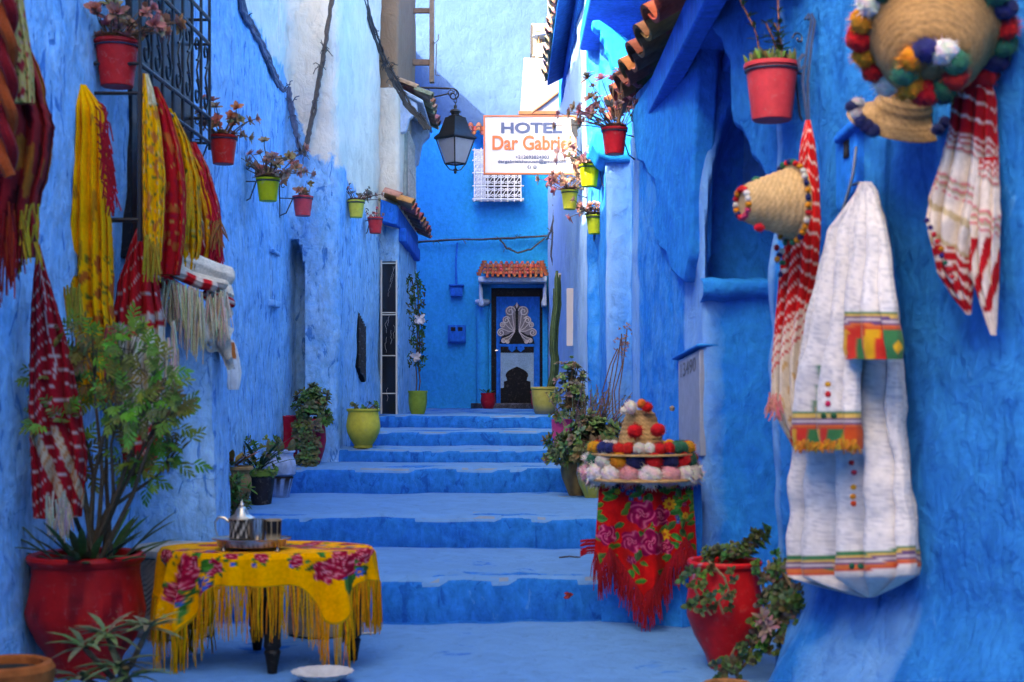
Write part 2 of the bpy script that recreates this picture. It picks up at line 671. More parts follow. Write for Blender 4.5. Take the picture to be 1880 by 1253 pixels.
house_l = thing("house", "blue and white limewashed house on the left with iron window grille and hanging flowerpots", "house", (-2.2, 8, 0))
wall_mesh([(3.3, -4.2), (-2.75, -4), (-2.35, 3.2), (-2.05, 5.9), (-1.87, 8.0), (-1.80, 9.0), (-1.79, 11.3), (-1.39, 11.3), (-1.255, 13.58), (-2.6, 13.6)], -.1,  # first leg crosses behind the camera, added unseen to dim the foreground
          lambda X, Y: 5.2 if Y < -3.9 else 7.2 if Y < 6.2 else (5.9 if Y < 7.5 else (4.95 if Y < 10.8 else 6.3)), .028, .05, hb_left, push_left, .9).build("wall", M['wall'], house_l)
# buttress under the blankets
bt = MB()
rows = []
for j in range(36):
    z = -.05 + 1.60 * j / 35
    r = []
    ring = [(-1.95, 7.25), (-1.70, 7.27), (-1.56, 7.34), (-1.545, 7.48), (-1.56, 7.72), (-1.62, 7.86), (-1.95, 7.9)]
    for a, b in zip(ring, ring[1:]):
        for k in range(5):
            x = a[0] + (b[0] - a[0]) * k / 5; y = a[1] + (b[1] - a[1]) * k / 5
            s_ = 1 + .02 * n1(x * 6, y * 6, z * 4) - .015 * n1(x * 14, y * 14, z * 9)
            x = -1.95 + (x + 1.95) * s_ + .10 * (1 - z / 1.6) ** 2 * (x + 1.95) + (.008 if z < 1.0 else 0)
            r.append((x, y - .02 * n1(x * 3, z * 3), z))
    rows.append(r)
bt.grid(rows, cap=True)
bt.build("buttress", M['wall'], house_l)


def left_x(Y):
    return lerp_rows([(3.2, -2.35), (5.9, -2.05), (8.0, -1.87), (9.0, -1.80), (11.3, -1.79)], Y)[0]


# window with its wrought-iron cage, on the near left wall
wy0, wy1, wz0, wz1 = 7.12, 8.1, 1.86, 3.7
gy0, gy1 = 6.70, 8.05
wb = MB((.015, .02, .03))
wb.hexa([(left_x(wy0) + .035, wy0, wz0), (left_x(wy1) + .035, wy1, wz0), (left_x(wy1) - .2, wy1, wz0), (left_x(wy0) - .2, wy0, wz0),
         (left_x(wy0) + .035, wy0, wz1), (left_x(wy1) + .035, wy1, wz1), (left_x(wy1) - .2, wy1, wz1), (left_x(wy0) - .2, wy0, wz1)])
win = wb.build("window", M['gloss'], house_l, bevel=.006)
gr = MB((.012, .013, .018))


def gp(y, z, o=0.):
    return Vector((-1.76 + .03 * (y - 6.7) - o, y, z))


for z in (2.60, 2.74, 3.16, 3.30):
    gr.tube([gp(gy0, z), gp(gy1, z)], .011, 6)
    for y in (gy0, gy1):
        gr.tube([gp(y, z), gp(y, z, .24)], .009, 6)
for i in range(8):
    y = gy0 + (gy1 - gy0) * i / 7
    gr.tube([gp(y, 2.56), gp(y, 3.6)], .009, 6)
    if i < 7:
        yc = y + .10
        for sg in (1, -1):
            gr.tube(scroll(gp(yc, 2.95 + sg * .13), (0, 1, 0), (0, 0, sg), .075, -PI / 2, .9 * 1.2), .007, 5)
        gr.tube([gp(yc + .07, 2.84), gp(yc, 2.95), gp(yc + .07, 3.06)], .006, 5)
gr.tube([gp(gy0, 1.9), gp(gy0, 2.6)], .014, 6)
gr.tube([gp(gy0, 2.0), gp(gy0, 2.0, .2)], .012, 6)
gr.build("grille", M['iron'], win)
# small wooden shutter box on the wall (px 505, 460-560)
sb = MB()
c0 = P(506, 460, 10.55); x_ = left_x(10.55)
sb.box(x_ - .05, x_ + .03, 10.40, 10.66, 1.86, 2.20)
sb.box(x_ - .05, x_ + .05, 10.38, 10.68, 1.81, 1.86)
sb.box(x_ - .05, x_ + .05, 10.38, 10.68, 2.20, 2.23)
sb.build("meter_hatch", M['wall'], house_l, bevel=.01)
# barred slit window in the angled wall (px 660, 580-695)
aw = lambda Y: -1.39 + (Y - 11.3) * (.135 / 2.3)
sl = MB((.006, .006, .008))
sl.hexa([(aw(12.2) + .015, 12.15, 1.40), (aw(12.6) + .015, 12.55, 1.26), (aw(12.6) - .1, 12.55, 1.26), (aw(12.2) - .1, 12.15, 1.34),
         (aw(12.2) + .015, 12.15, 1.88), (aw(12.6) + .015, 12.55, 1.76), (aw(12.6) - .1, 12.55, 1.76), (aw(12.2) - .1, 12.15, 1.90)])
sw = sl.build("window", M['stem'], house_l, bevel=.01)
sg = MB((.05, .05, .055))
for i in range(6):
    y = 12.17 + .065 * i + .02
    sg.tube([(aw(y) + .025, y, 1.38 - .3 * (y - 12.17)), (aw(y) + .025, y, 1.86 - .3 * (y - 12.17))], .005, 5)
for i in range(5):
    z = 1.36 + .11 * i
    pts = [(aw(12.16 + .06 * k) + .022 + .004 * (k % 2), 12.16 + .06 * k, z + .03 - .018 * k + .02 * math.sin(k * 2.)) for k in range(7)]
    sg.tube(pts, .005, 5)
sg.build("bars", M['iron'], sw)

# ---- second left house: black marble pier, tiled hood, brown raw render above
house_m = thing("house", "narrow house with black marble doorway pier, white upper wall and raw brown render on top", "house", (-1.3, 14.6, .95))


def hb_m(X, Y, z):
    if z > 4.08:
        return 2.05 + min(.8, z - 4.08)
    return max(-1, min(1.5, z - 2.72))


wall_mesh([(-1.7, 13.62), (-1.085, 13.6), (-1.075, 15.9), (-2.4, 15.95)], .9, 6.4, .018, .05, hb_m, None, .4, .05, 4.).build("wall", M['wall'], house_m)
bp = MB((.012, .012, .014))
bp.box(-1.24, -1.10, 13.50, 13.62, .95, 2.42)
bpo = bp.build("doorway_pier", None or vcol("black marble", .12, .1, 5, .02, 10, .6), house_m, bevel=.004)
tj = MB((.62, .60, .58))
for z in (1.16, 1.52, 1.91, 1.93, 2.40):
    tj.box(-1.245, -1.095, 13.492, 13.4995, z - .005, z + .005)
for x in (-1.245, -1.10):
    tj.box(x - .008, x + .008, 13.488, 13.4985, .955, 2.43)
rg_ = random.Random(3)
for k in range(10):                                  # white veins in the marble
    x = rg_.uniform(-1.22, -1.12); z = rg_.uniform(1.0, 2.35)
    pts = []
    for q in range(7):
        pts.append((max(-1.235, min(-1.11, x)), 13.4985, z)); x += rg_.uniform(-.012, .014); z += rg_.uniform(.01, .035)
        if z > 2.38:
            break
    if len(pts) > 1:
        tj.tube(pts, .0009, 4)
tj.build("joint_trim", M['paint'], bpo)
hd = MB((.03, .12, .62))
hd.prism([(-1.24, 13.32, 2.78), (-1.075, 13.32, 2.74), (-1.075, 13.32, 2.93), (-1.24, 13.32, 2.99)], (.02, 2.6, 0))
hd.prism([(-1.10, 13.62, 2.62), (-1.02, 13.62, 2.62), (-1.02, 13.62, 2.75), (-1.10, 13.62, 2.76)], (.0, 2.1, 0))
hood = hd.build("door_hood", M['trim'], house_m, bevel=.012)
tile_roof((-1.21, 13.24, 3.05), (-1.19, 16.1, 3.05), (.26, 0, -.13), 8, .05, .014, 2, (.55, .22, .15), seed=5).build("roof_tiles", M['clay'], hood)
# upper window and little eave
uw = MB((.36, .40, .38))
uw.box(-1.20, -1.045, 14.05, 15.0, 3.02, 3.78)
uwo = uw.build("window", M['wood'], house_m, bevel=.01)
ub = MB((.55, .50, .48))
for i in range(8):
    y = 14.08 + .125 * i
    ub.tube([(-1.03, y, 3.02), (-1.03, y, 3.78)], .008, 5)
for z in (3.15, 3.4, 3.65):
    ub.tube([(-1.03, 14.05, z), (-1.03, 15.0, z)], .008, 5)
ub.build("bars", M['iron'], uwo)
ue = MB()
ue.prism([(-1.12, 13.75, 4.10), (-.92, 13.75, 3.98), (-.92, 13.75, 3.90), (-1.0, 13.75, 3.82), (-1.03, 13.75, 3.70), (-1.12, 13.75, 3.68)], (0, .1, 0))
ue.prism([(-1.12, 15.1, 4.10), (-.88, 15.1, 3.98), (-.88, 15.1, 3.90), (-.96, 15.1, 3.82), (-1.0, 15.1, 3.60), (-1.12, 15.1, 3.55)], (0, .1, 0))
ue.prism([(-1.12, 13.7, 4.14), (-.86, 13.7, 4.0), (-.86, 13.7, 3.96), (-1.12, 13.7, 4.10)], (0, 1.6, 0))
ueo = ue.build("window_eave", M['pale'], house_m, bevel=.012)
tile_roof((-1.10, 13.68, 4.18), (-1.10, 15.4, 4.18), (.30, 0, -.16), 6, .04, .014, 2, (.42, .26, .2), seed=6).build("roof_tiles", M['clay'], ueo)
ph = MB((.30, .18, .12))
ph.box(-1.10, -.89, 15.45, 15.50, 5.31, 5.36)
ph.box(-1.10, -.87, 15.45, 15.50, 4.74, 4.80)
ph.box(-.90, -.85, 15.43, 15.53, 4.55, 5.62, (.34, .24, .17))
ph.tube([(-.87, 15.4, 5.0), (-.84, 15.4, 4.96), (-.80, 15.4, 5.0), (-.80, 15.4, 5.06)], .006, 5, (.2, .17, .16))
ph.tube([(-.82, 15.4, 4.96), (-.83, 15.4, 4.62), (-.79, 15.4, 4.61)], .006, 5, (.2, .17, .16))
ph.build("iron_hanger", M['wood'], house_m, bevel=.004)

# ---- far-left house: only its roof line shows, as the shadow on the end wall
house_x = thing("house", "pale blue house side wall hidden behind the black marble doorway, left of the end wall", "house", (-1.9, 19, .9))
wall_mesh([(-1.66, 15.99), (-1.62, 22.05)], .85, 6.55, .02, .12, lambda X, Y, z: -1, None, .9, .05, 8.).build("wall", M['wall_far'], house_x)

# ---- end house across the alley
house_f = thing("house", "tall smooth blue house closing the far end of the alley, half in sunlight", "house", (0, 22.3, .85))
wall_mesh([(-3.4, 22.0), (3.4, 22.0)], .8, 9.2, .022, .07, lambda X, Y, z: max(-1, min(1, (z - 5.25) * .8)), None, 1.5, .05, 11.).build("wall", M['wall_far'], house_f)  # above the line the colour stands in for sun glare
def poly(mb, pts, Y, t, c=None):                      # outline given in photo pixels at depth Y, t metres thick
    return mb.prism([P(x, y, Y) for x, y in pts], (0, t, 0), c)


def rect(mb, x0, y0, x1, y1, Y, t, c=None):
    a, b = P(x0, y1, Y), P(x1, y0, Y)
    return mb.box(a.x, b.x, Y, Y + t, a.z, b.z, c)


def text(s, box, Y, m, parent, name="lettering", bold=0., depth=.004, col=(.1, .1, .1), shear=None):
    cu = bpy.data.curves.new(name, 'FONT')
    cu.body = s
    cu.offset = bold
    cu.extrude = .02
    cu.resolution_u = 4
    o = bpy.data.objects.new(name, cu)
    COL.objects.link(o)
    bpy.context.view_layer.update()
    me0 = o.evaluated_get(bpy.context.evaluated_depsgraph_get()).to_mesh()
    vs_ = [v.co.copy() for v in me0.vertices]
    fs = [tuple(p.vertices) for p in me0.polygons]
    o.evaluated_get(bpy.context.evaluated_depsgraph_get()).to_mesh_clear()
    bpy.data.objects.remove(o)
    x0, x1 = min(v.x for v in vs_), max(v.x for v in vs_)
    y0, y1 = min(v.y for v in vs_), max(v.y for v in vs_)
    mb = MB(col)
    for v in vs_:
        u, w = (v.x - x0) / (x1 - x0), (v.y - y0) / (y1 - y0)
        if shear:
            p = shear(u, w) + Vector((0, -depth if v.z > 0 else 0, 0))
        else:
            p = P(box[0] + (box[2] - box[0]) * u, box[3] + (box[1] - box[3]) * w, Y)
            p.y = Y - (depth if v.z > 0 else 0)
        mb.add(p)
    mb.f = fs
    return mb.build(name, m, parent, smooth=False)


# ---------------------------------------------------------------- end house: door, hood, window, boxes
YF = 21.96
df = MB((.01, .011, .016))
rect(df, 902, 529, 996, 741, YF - .02, .08)
door = df.build("door", M['gloss'], house_f, bevel=.006)
dl = MB((.04, .30, .78))
rect(dl, 911, 545, 991, 741, YF - .06, .045)
rect(dl, 911, 545, 917, 741, YF - .072, .02); rect(dl, 984, 545, 991, 741, YF - .072, .02)
rect(dl, 917, 632, 984, 637, YF - .072, .02)
dl.build("door_leaf", M['trim'], door, bevel=.006)
pn = MB((.25, .45, .66))
rect(pn, 919, 648, 980, 741, YF - .064, .01)
pn.build("glass_panel", vcol("ripple glass", .2, .2, 60, .8, 45, .6, bdist=.01), door)
bk = MB((.008, .009, .012))
rect(bk, 919, 637, 980, 648, YF - .068, .015)
on = [(919, 741), (919, 713), (925, 712), (925, 701), (931, 699)]
for i in range(13):
    t = i / 12
    a = PI * (1.12 - 1.24 * t)
    on.append((949 + 21 * math.cos(a), 690 - (13 if math.sin(a) > 0 else 8) * math.sin(a) * (1 + .28 * (1 - abs(2 * t - 1)) ** 5)))
on += [(967, 699), (974, 701), (974, 712), (980, 713), (980, 741)]
poly(bk, on, YF - .07, .012)
poly(bk, [(949, 556), (966, 575), (975, 610), (982, 632), (916, 632), (924, 610), (931, 575)], YF - .068, .01)
bk.build("black_panel", M['gloss'], door)
ht = MB((.04, .26, .75))
for cx_ in (940, 956):
    poly(ht, [(cx_, 647), (cx_ - 7, 641), (cx_ - 6, 637), (cx_ - 2, 636), (cx_, 638), (cx_ + 2, 636), (cx_ + 6, 637), (cx_ + 7, 641)], YF - .08, .01)
ht.build("heart_ornament", M['trim'], door)
sc = MB((.80, .76, .78))
lf = MB((.24, .22, .26))
for sgn in (-1, 1):
    for (dx, y, r, t0) in ((12, 572, 9.5, 2.4), (19.5, 588, 7, 2.2), (26, 597, 5.5, 2.0), (29, 611, 7.5, 1.6), (24, 626, 4.5, 1.2), (17, 628, 3.6, 1.0)):
        cx_ = 949 + sgn * dx
        c = P(cx_, y, YF - .085)
        k = (YF / F)
        sc.tube(scroll(c, (sgn, 0, 0), (0, 0, 1), r * k, t0 + .6, -1.6, 30, .2), .0075, 5)
        a0 = P(949 + sgn * 4, 609, YF - .085)
        e_ = P(949 + sgn * (dx - r * .2), y - r, YF - .085)
        mid = (a0 + e_) / 2 + Vector((0, 0, -.02))
        sc.tube([a0, mid, e_], .006, 5)
        ring = [(cx_ + r * math.cos(q * PI / 7), y + r * math.sin(q * PI / 7)) for q in range(14)]
        poly(lf, ring, YF - .076, .004)
        poly(lf, [(949 + sgn * 4, 610), (949 + sgn * (dx - r * .9), y + r * .2), (949 + sgn * (dx - r * .2), y - r * .8), (949 + sgn * (dx + r * .5), y + r * .6)], YF - .0765, .004)
    poly(lf, [(949 + sgn * 2, 606), (949 + sgn * 3, 562), (949 + sgn * 14, 563), (949 + sgn * 22, 585), (949 + sgn * 33, 612), (949 + sgn * 20, 616)], YF - .0755, .004)
poly(sc, [(949, 555), (951.5, 561), (949, 567), (946.5, 561)], YF - .09, .01)
sc.build("scrollwork", M['paint'], door)
lf.build("backing_plate", M['iron'], door)
hn = MB((.5, .5, .5))
hn.tube([P(910, 644, YF - .08), P(910, 644, YF - .12), P(914, 644, YF - .12)], .01)
hn.build("door_handle", M['metal'], door)
ds = MB()
rect(ds, 881, 524, 902, 744, YF - .05, .1); rect(ds, 996, 524, 1006, 744, YF - .05, .1); rect(ds, 884, 512, 1004, 529, YF - .05, .1)
ds.lathe([(.10, .9), (.10, 2.5)], (P(886, 0, 21.9).x, 21.93, 0), 16)
ds.build("door_surround", M['wall_far'], house_f, bevel=.015)
dh = MB()
rect(dh, 878, 508, 1004, 518, 21.45, .55)
for x in (883, 1000):
    pr = [(0, 518), (0, 524), (3, 530), (3, 545), (6, 553), (6, 562), (-4, 562), (-4, 518)]
    sx = 1 if x < 940 else -1
    poly(dh, [(x + sx * q[0] * .9, q[1]) for q in pr], 21.55, .42)
dh.lathe([(.05, 0), (.115, .03), (.125, .07), (.10, .10), (.05, .10)], P(886, 562, 21.86), 18)
dho = dh.build("door_hood", M['pale'], house_f, bevel=.012)
a, b = P(889, 484, 21.95), P(995, 484, 21.95)
tile_roof(a, b, P(950, 509, 21.38) - P(950, 484, 21.95), 11, .035, .012, 4, (.50, .15, .09), seed=8).build("roof_tiles", M['clay'], dho)
for (p, q) in ((P(889, 485, 21.9), P(878, 510, 21.42)), (P(995, 485, 21.9), P(1004, 510, 21.42))):
    rt = MB((.50, .15, .09))
    for i in range(5):                               # hips at both ends
        rt.lathe([(.03, 0), (.04, .05)], p + (q - p) * (i / 4.6), 8)
    rt.build("hip_tiles", M['clay'], dho)

# barred window behind the hotel sign
fw = MB((.03, .028, .03))
rect(fw, 885, 276, 957, 366, 21.9, .1)
fwo = fw.build("window", M['gloss'], house_f, bevel=.004)
wf = MB((.70, .72, .78))
rect(wf, 873, 276, 892, 366, 21.86, .05)
rect(wf, 868, 364, 962, 369, 21.80, .12)
wf.build("window_frame", M['paint'], fwo, bevel=.004)
wg = MB((.80, .81, .85))
yg = 21.6
for i in range(8):
    x = 871 + i * 12.2
    wg.tube([P(x, 272, yg), P(x, 371, yg)], .010, 5)
for y in (276, 295, 318, 342, 366):
    wg.tube([P(867, y, yg), P(962, y, yg)], .010, 5)
for x in (869, 960):
    for y in (276, 318, 366):
        wg.tube([P(x, y, yg), P(x, y, 22)], .010, 5)
for i in range(7):
    for y in (285, 306, 330, 354):
        for s1 in (-1, 1):
            for s2 in (-1, 1):
                c = P(877 + i * 12.2 + s1 * 3.1, y + s2 * 6, yg)
                wg.tube(scroll(c, (s1, 0, 0), (0, 0, s2), .026, .3, 1.1, 10), .007, 4)
        wg.tube([P(871 + i * 12.2, y + 9, yg), P(883 + i * 12.2, y - 9, yg)], .006, 4)
wg.build("grille", M['iron'], fwo)
tile_roof(P(860, 231, 21.95), P(1010, 231, 21.95), P(940, 247, 21.55) - P(940, 231, 21.95), 10, .045, .014, 2, (.36, .12, .10), seed=9).build("window_hood_tiles", M['clay'], house_f)
# meter box, junction box, conduit
mbx = MB((.03, .16, .62))
rect(mbx, 822, 597, 855, 630, 21.90, .1)
rect(mbx, 824, 599, 853, 628, 21.885, .02)
mo = mbx.build("meter_box", M['trim'], house_f, bevel=.01)
mw = MB((.01, .012, .02))
rect(mw, 828, 601, 836, 608, 21.875, .02)
mw.build("meter_glass", M['gloss'], mo)
mw = MB((.01, .012, .02))
rect(mw, 841, 601, 849, 608, 21.875, .02)
mw.build("meter_glass", M['gloss'], mo)
jb = MB((.06, .28, .74))
rect(jb, 827, 524, 849, 544, 21.88, .12); rect(jb, 824, 522, 852, 525, 21.84, .15); rect(jb, 830, 528, 846, 541, 21.87, .02)
jb.tube([P(838, 522, 21.92), P(837, 480, 21.93), P(840, 446, 21.93)], .018, 6)
jb.build("junction_box", M['trim'], house_f, bevel=.006)

# ---- right house: alley wall, pillar, porch recess
house_r = thing("house", "deep blue house on the right with tiled canopies, scalloped porch and meter cabinet", "house", (1.3, 9, 0))


def top_r(X, Y):
    return 4.72 if Y > 11.7 else (3.0 if Y > 9.6 else 3.15)


def hb_r(X, Y, z):                                   # paler salient corners; skylight on the alley wall put into the colour
    h = -.2
    if Y > 12.2:
        h = .30 + .10 * n1(X, Y * .6, z * .5)
    elif 10.3 < Y < 10.6:
        h = -.06 + 1.6 * max(0, .80 - X) + .14 * n1(X * 3, z * 1.2)
    elif 9.2 < Y < 9.75:
        h = .05 - .5 * max(0, X - .84)
    elif 7.35 < Y < 7.9:
        h = .04 - 2.2 * max(0, X - 1.0)
    return h


def push_r(X, Y, z, n):
    v = Vector((0, 0, 0))
    if n.y < -.8 and 7.2 < Y < 7.6:
        x = abs(X - 1.42) / .41
        e = max(0, (z - 1.93) / 1.04)
        r = math.hypot(x, e)
        v.y += .42 * sm(1.0, .80, r) * sm(1.74, 1.78, z)
    return v


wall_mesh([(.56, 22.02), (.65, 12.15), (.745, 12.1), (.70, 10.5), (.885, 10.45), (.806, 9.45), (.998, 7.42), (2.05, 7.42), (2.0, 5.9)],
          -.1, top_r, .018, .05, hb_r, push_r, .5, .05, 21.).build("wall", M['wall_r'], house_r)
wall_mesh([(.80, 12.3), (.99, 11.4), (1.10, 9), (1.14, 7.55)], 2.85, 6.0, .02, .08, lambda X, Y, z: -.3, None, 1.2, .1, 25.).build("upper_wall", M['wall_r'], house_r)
lg = MB()
pts = [(.99 + .06 * i, 7.40 - .02 * math.sin(i), 1.725 + .012 * n1(i * .7)) for i in range(17)]
lg.grid([[Vector((p.x, p.y + dy + .012 * n1(p.x * 5, dy * 9), p.z + dz + .008 * n1(p.x * 7, dz * 30))) for p in map(Vector, pts)] for dy, dz in ((.06, .06), (-.03, .045), (-.065, .03), (-.07, -.005), (-.055, -.035), (.0, -.05), (.06, -.07))])
lg.build("porch_ledge", M['wall_r'], house_r, ang=60)


def r3(px, py, o=0.):                                # pixel -> point on the oblique wall between (.806,9.45) and (.998,7.42)
    k = (px - CX) / F
    s_ = (.998 - .806) / (7.42 - 9.45)
    Y = (.806 - s_ * 9.45) / (k - s_)
    p = P(px, py, Y)
    return p + Vector((-.995 * o, -.094 * o, 0))


sp = MB()
sp.prism([r3(x, y, .05) for x, y in ((1172, 205), (1182, 296), (1196, 302), (1204, 322), (1217, 334), (1219, 372), (1213, 384), (1215, 438), (1226, 458),
                                      (1238, 466), (1247, 498), (1260, 512), (1272, 520), (1283, 470), (1284, 380), (1300, 62), (1230, 112))], (.12, .01, 0))
sp.build("scalloped_corbel", M['wall_r'], house_r, bevel=.02)
# meter cabinet with its number
mc = MB((.26, .32, .48))
q = [r3(x, y, .012) for x, y in ((1250, 832), (1289, 838), (1288, 642), (1249, 662))]
mc.prism(q, (.08, .008, 0))
mco = mc.build("meter_cabinet", M['metal'] and vcol("grey enamel", .5, .12, 14, .15, 30, .4), house_r, bevel=.006)
a_, b_, c_, d_ = [r3(x, y, .014) for x, y in ((1254, 694), (1282, 682), (1282, 655), (1254, 669))]
text("13490", None, 0, M['paint'], mco, "cabinet_number", .01, .004, (.10, .11, .16),
     shear=lambda u, w: a_ + (b_ - a_) * u + ((d_ + (c_ - d_) * u) - (a_ + (b_ - a_) * u)) * w)
ms = MB()
ms.prism([r3(x, y, .03) for x, y in ((1242, 662), (1290, 637), (1290, 631), (1242, 656))], (.12, .01, 0))
ms.build("cabinet_lintel", M['wall_r'], house_r, bevel=.01)
ml = MB((.2, .17, .15))
ml.lathe([(.012, 0), (.016, .02), (.005, .03)], r3(1250, 755, .05), 10)
ml.build("cabinet_lock", M['iron'], mco)

# clay-tiled canopy over the porch
cn = MB()
cn.box(.88, 2.0, 5.7, 9.45, 2.955, 3.02)
cn.box(.83, .93, 5.7, 9.62, 2.87, 3.07)
cn.box(1.10, 1.18, 5.7, 9.0, 2.86, 2.953)
cno = cn.build("porch_canopy", M['trim'], house_r, bevel=.015)
tile_roof((1.02, 5.75, 3.20), (1.02, 10.5, 3.40), (-.29, 0, -.19), 10, .085, .022, 2, (.30, .105, .065), seed=11).build("roof_tiles", M['clay'], cno)

# upper balcony eave with boarded underside
ev = MB()
n_b = 9
for i in range(n_b):
    y0 = 12.3 + (17.3 - 12.3) * i / n_b
    y1 = y0 + 5.0 / n_b
    z0 = 4.80 + .012 * i
    ev.prism([(.43, y0, z0), (.75, y0, z0 + .16), (.75, y0, z0 + .20), (.43, y0, z0 + .045)], (0, y1 - y0 - .03, 0))
ev.box(.60, .68, 12.2, 17.3, 4.70, 4.90)
evo = ev.build("upper_eave", M['trim'], house_r, bevel=.01)
tile_roof((.78, 12.25, 5.10), (.78, 17.4, 5.22), (-.37, 0, -.23), 12, .07, .02, 2, (.55, .42, .36), seed=12).build("roof_tiles", M['clay'], evo)
bl = MB()
bl.box(.58, 2.2, 9.3, 12.1, 4.09, 4.26)
bl.box(1.00, 1.08, 9.3, 11.3, 3.98, 4.088)
bl.box(.70, 2.2, 12.4, 22.0, 4.75, 7.0)
bl.build("balcony_slab", M['trim'], house_r, bevel=.02)
cb = MB()
poly(cb, [(1087, 38), (1088, 48), (1097, 56), (1103, 56), (1104, 70), (1110, 72), (1113, 84), (1112, 92), (1119, 100), (1121, 110), (1124, 120), (1131, 128), (1137, 136),
          (1142, 152), (1150, 165), (1152, 190), (1200, 190), (1200, 110), (1168, 82), (1100, 36)], 10.75, .16)
cb.build("balcony_corbel", M['wall_far'], house_r, bevel=.012)
pt = MB()                                            # sloping plaster cap on the pillar
pt.prism([P(x, y, 10.42) for x, y in ((1085, 262), (1100, 288), (1118, 296), (1200, 300), (1200, 262), (1120, 246), (1090, 240))], (0, 1.5, 0))
pt.build("pillar_cap", M['wall_far'], house_r, bevel=.02)
wc = MB((.70, .66, .64))                             # white strip light on the corner (px 1175, 350-440)
wc.prism([P(x, y, 9.25) for x, y in ((1172, 442), (1180, 442), (1182, 352), (1176, 352))], (0, .04, 0))
wc.build("lamp_strip", M['paint'], house_r, bevel=.004)

# ---- near right wall, with scalloped spandrel of the porch arch
house_n = thing("house", "rough deep blue plaster wall at the right edge hung with robe, hats and striped cloths", "house", (1.9, 4.6, 0))


def xr(Y):
    return 3.197 - .349 * Y


def push_n(X, Y, z, n):
    if z < .5 and Y < 6.0 and n.y < .2:
        return n * (.26 * (1 - z / .5) ** 1.6 * sm(6.05, 5.6, Y))
    return Vector((0, 0, 0))


def hb_n(X, Y, z):
    if z < .62 and 5.0 < Y < 5.95:
        return -.30 + .22 * sm(.6, .35, z) + .25 * n1(X * 4, Y * 4, z * 4)
    return .12 if Y > 5.93 else -.26


wall_mesh([(1.75, 6.25), (1.103, 6.0), (1.62, 4.52), (2.15, 3.0), (3.0, -4)], -.1, lambda X, Y: 4.4 if Y > 5.2 else 6.8, .036, .045, hb_n, push_n, .7, .05, 31.).build("wall", M['wall_n'], house_n)  # near top raised out of view to cut skylight from the foreground


def nw(px, py, o=0.):                                # pixel -> point o metres in front of the near right wall
    return P(px, py, (3.197 - 1.059 * o) / ((px - CX) / F + .349))


sd = MB()
sd.prism([nw(x, y, -.01) for x, y in ((1422, 440), (1410, 400), (1403, 330), (1392, 306), (1376, 292), (1370, 264), (1358, 242), (1344, 234), (1338, 205), (1336, 112), (1327, 98),
                                      (1320, 72), (1307, 62), (1303, 42), (1293, 30), (1288, 0), (1278, -60), (1278, -140), (1440, -140), (1440, 440))], (.30, .10, 0))
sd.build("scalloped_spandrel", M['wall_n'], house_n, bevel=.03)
hb_ = MB()
hb_.prism([nw(x, y, .03) for x, y in ((1532, 245), (1568, 215), (1572, 330), (1568, 350), (1540, 392), (1533, 380))], (.08, .03, 0))
hb_.prism([nw(x, y, .06) for x, y in ((1528, 252), (1572, 212), (1574, 224), (1530, 266))], (.10, .03, 0))
hbo = hb_.build("meter_hatch", M['trim'], house_n, bevel=.01)
hs_ = MB((.01, .012, .02))
hs_.prism([nw(x, y, .038) for x, y in ((1548, 262), (1556, 256), (1556, 288), (1548, 292))], (.02, .008, 0))
hs_.build("slot", M['gloss'], hbo)


# ---------------------------------------------------------------- wall hits for things hung on the walls
LSEG = [(-2.75, -4), (-2.35, 3.2), (-2.05, 5.9), (-1.87, 8.0), (-1.80, 9.0), (-1.79, 11.3), (-1.39, 11.3), (-1.255, 13.6), (-1.085, 13.6), (-1.075, 15.9)]
RSEG = [(3.0, -4), (2.15, 3.0), (1.62, 4.52), (1.103, 6.0)]


def hit(px, seg=LSEG, off=0.):
    k = (px - CX) / F
    best = None
    for (x0, y0), (x1, y1) in zip(seg, seg[1:]):
        den = (x1 - x0) - k * (y1 - y0)
        if abs(den) < 1e-9:
            continue
        t = (k * y0 - x0) / den
        if -1e-6 <= t <= 1 + 1e-6:
            Y = y0 + (y1 - y0) * t
            if Y > .5 and (best is None or Y < best):
                best = Y
    return (best or 8) - off


def on_left(px, py, off=.03):
    return P(px, py, hit(px, LSEG) - off * 2.5)


def cable(name, label, paths, col, r, group=None, frays=6):
    mb = MB(col)
    rg = random.Random(len(paths[0]) + int(r * 1e5))
    for p in paths:
        pts = []
        for a, b in zip(p, p[1:]):
            for i in range(5):
                t = i / 5
                q = a + (b - a) * t
                pts.append(q + Vector((rg.uniform(-1, 1), 0, rg.uniform(-1, 1))) * r * .5)
        pts.append(p[-1])
        mb.tube(pts, r, 6)
    for _ in range(frays):
        p = rg.choice(paths); a = rg.choice(p)
        for k in range(3):
            d = Vector((rg.uniform(-1, 1), -.3, rg.uniform(-1, 1))) * .07
            mb.tube([a, a + d * .6 + Vector((0, -.01, .01)), a + d + Vector((.01, -.02, -.01))], .004, 4)
    o = mb.build(name, M['cable'])
    return tag(o, label, "cable", group)


def px_path(pts, jit, n=3, fn=None, spread=3.0):
    out = []
    rg = random.Random(int(jit))
    for k in range(n):
        ox, oy = (k - (n - 1) / 2) * spread, rg.uniform(-2, 2)
        out.append([fn(x + ox + rg.uniform(-1, 1), y + oy) for x, y in pts])
    return out


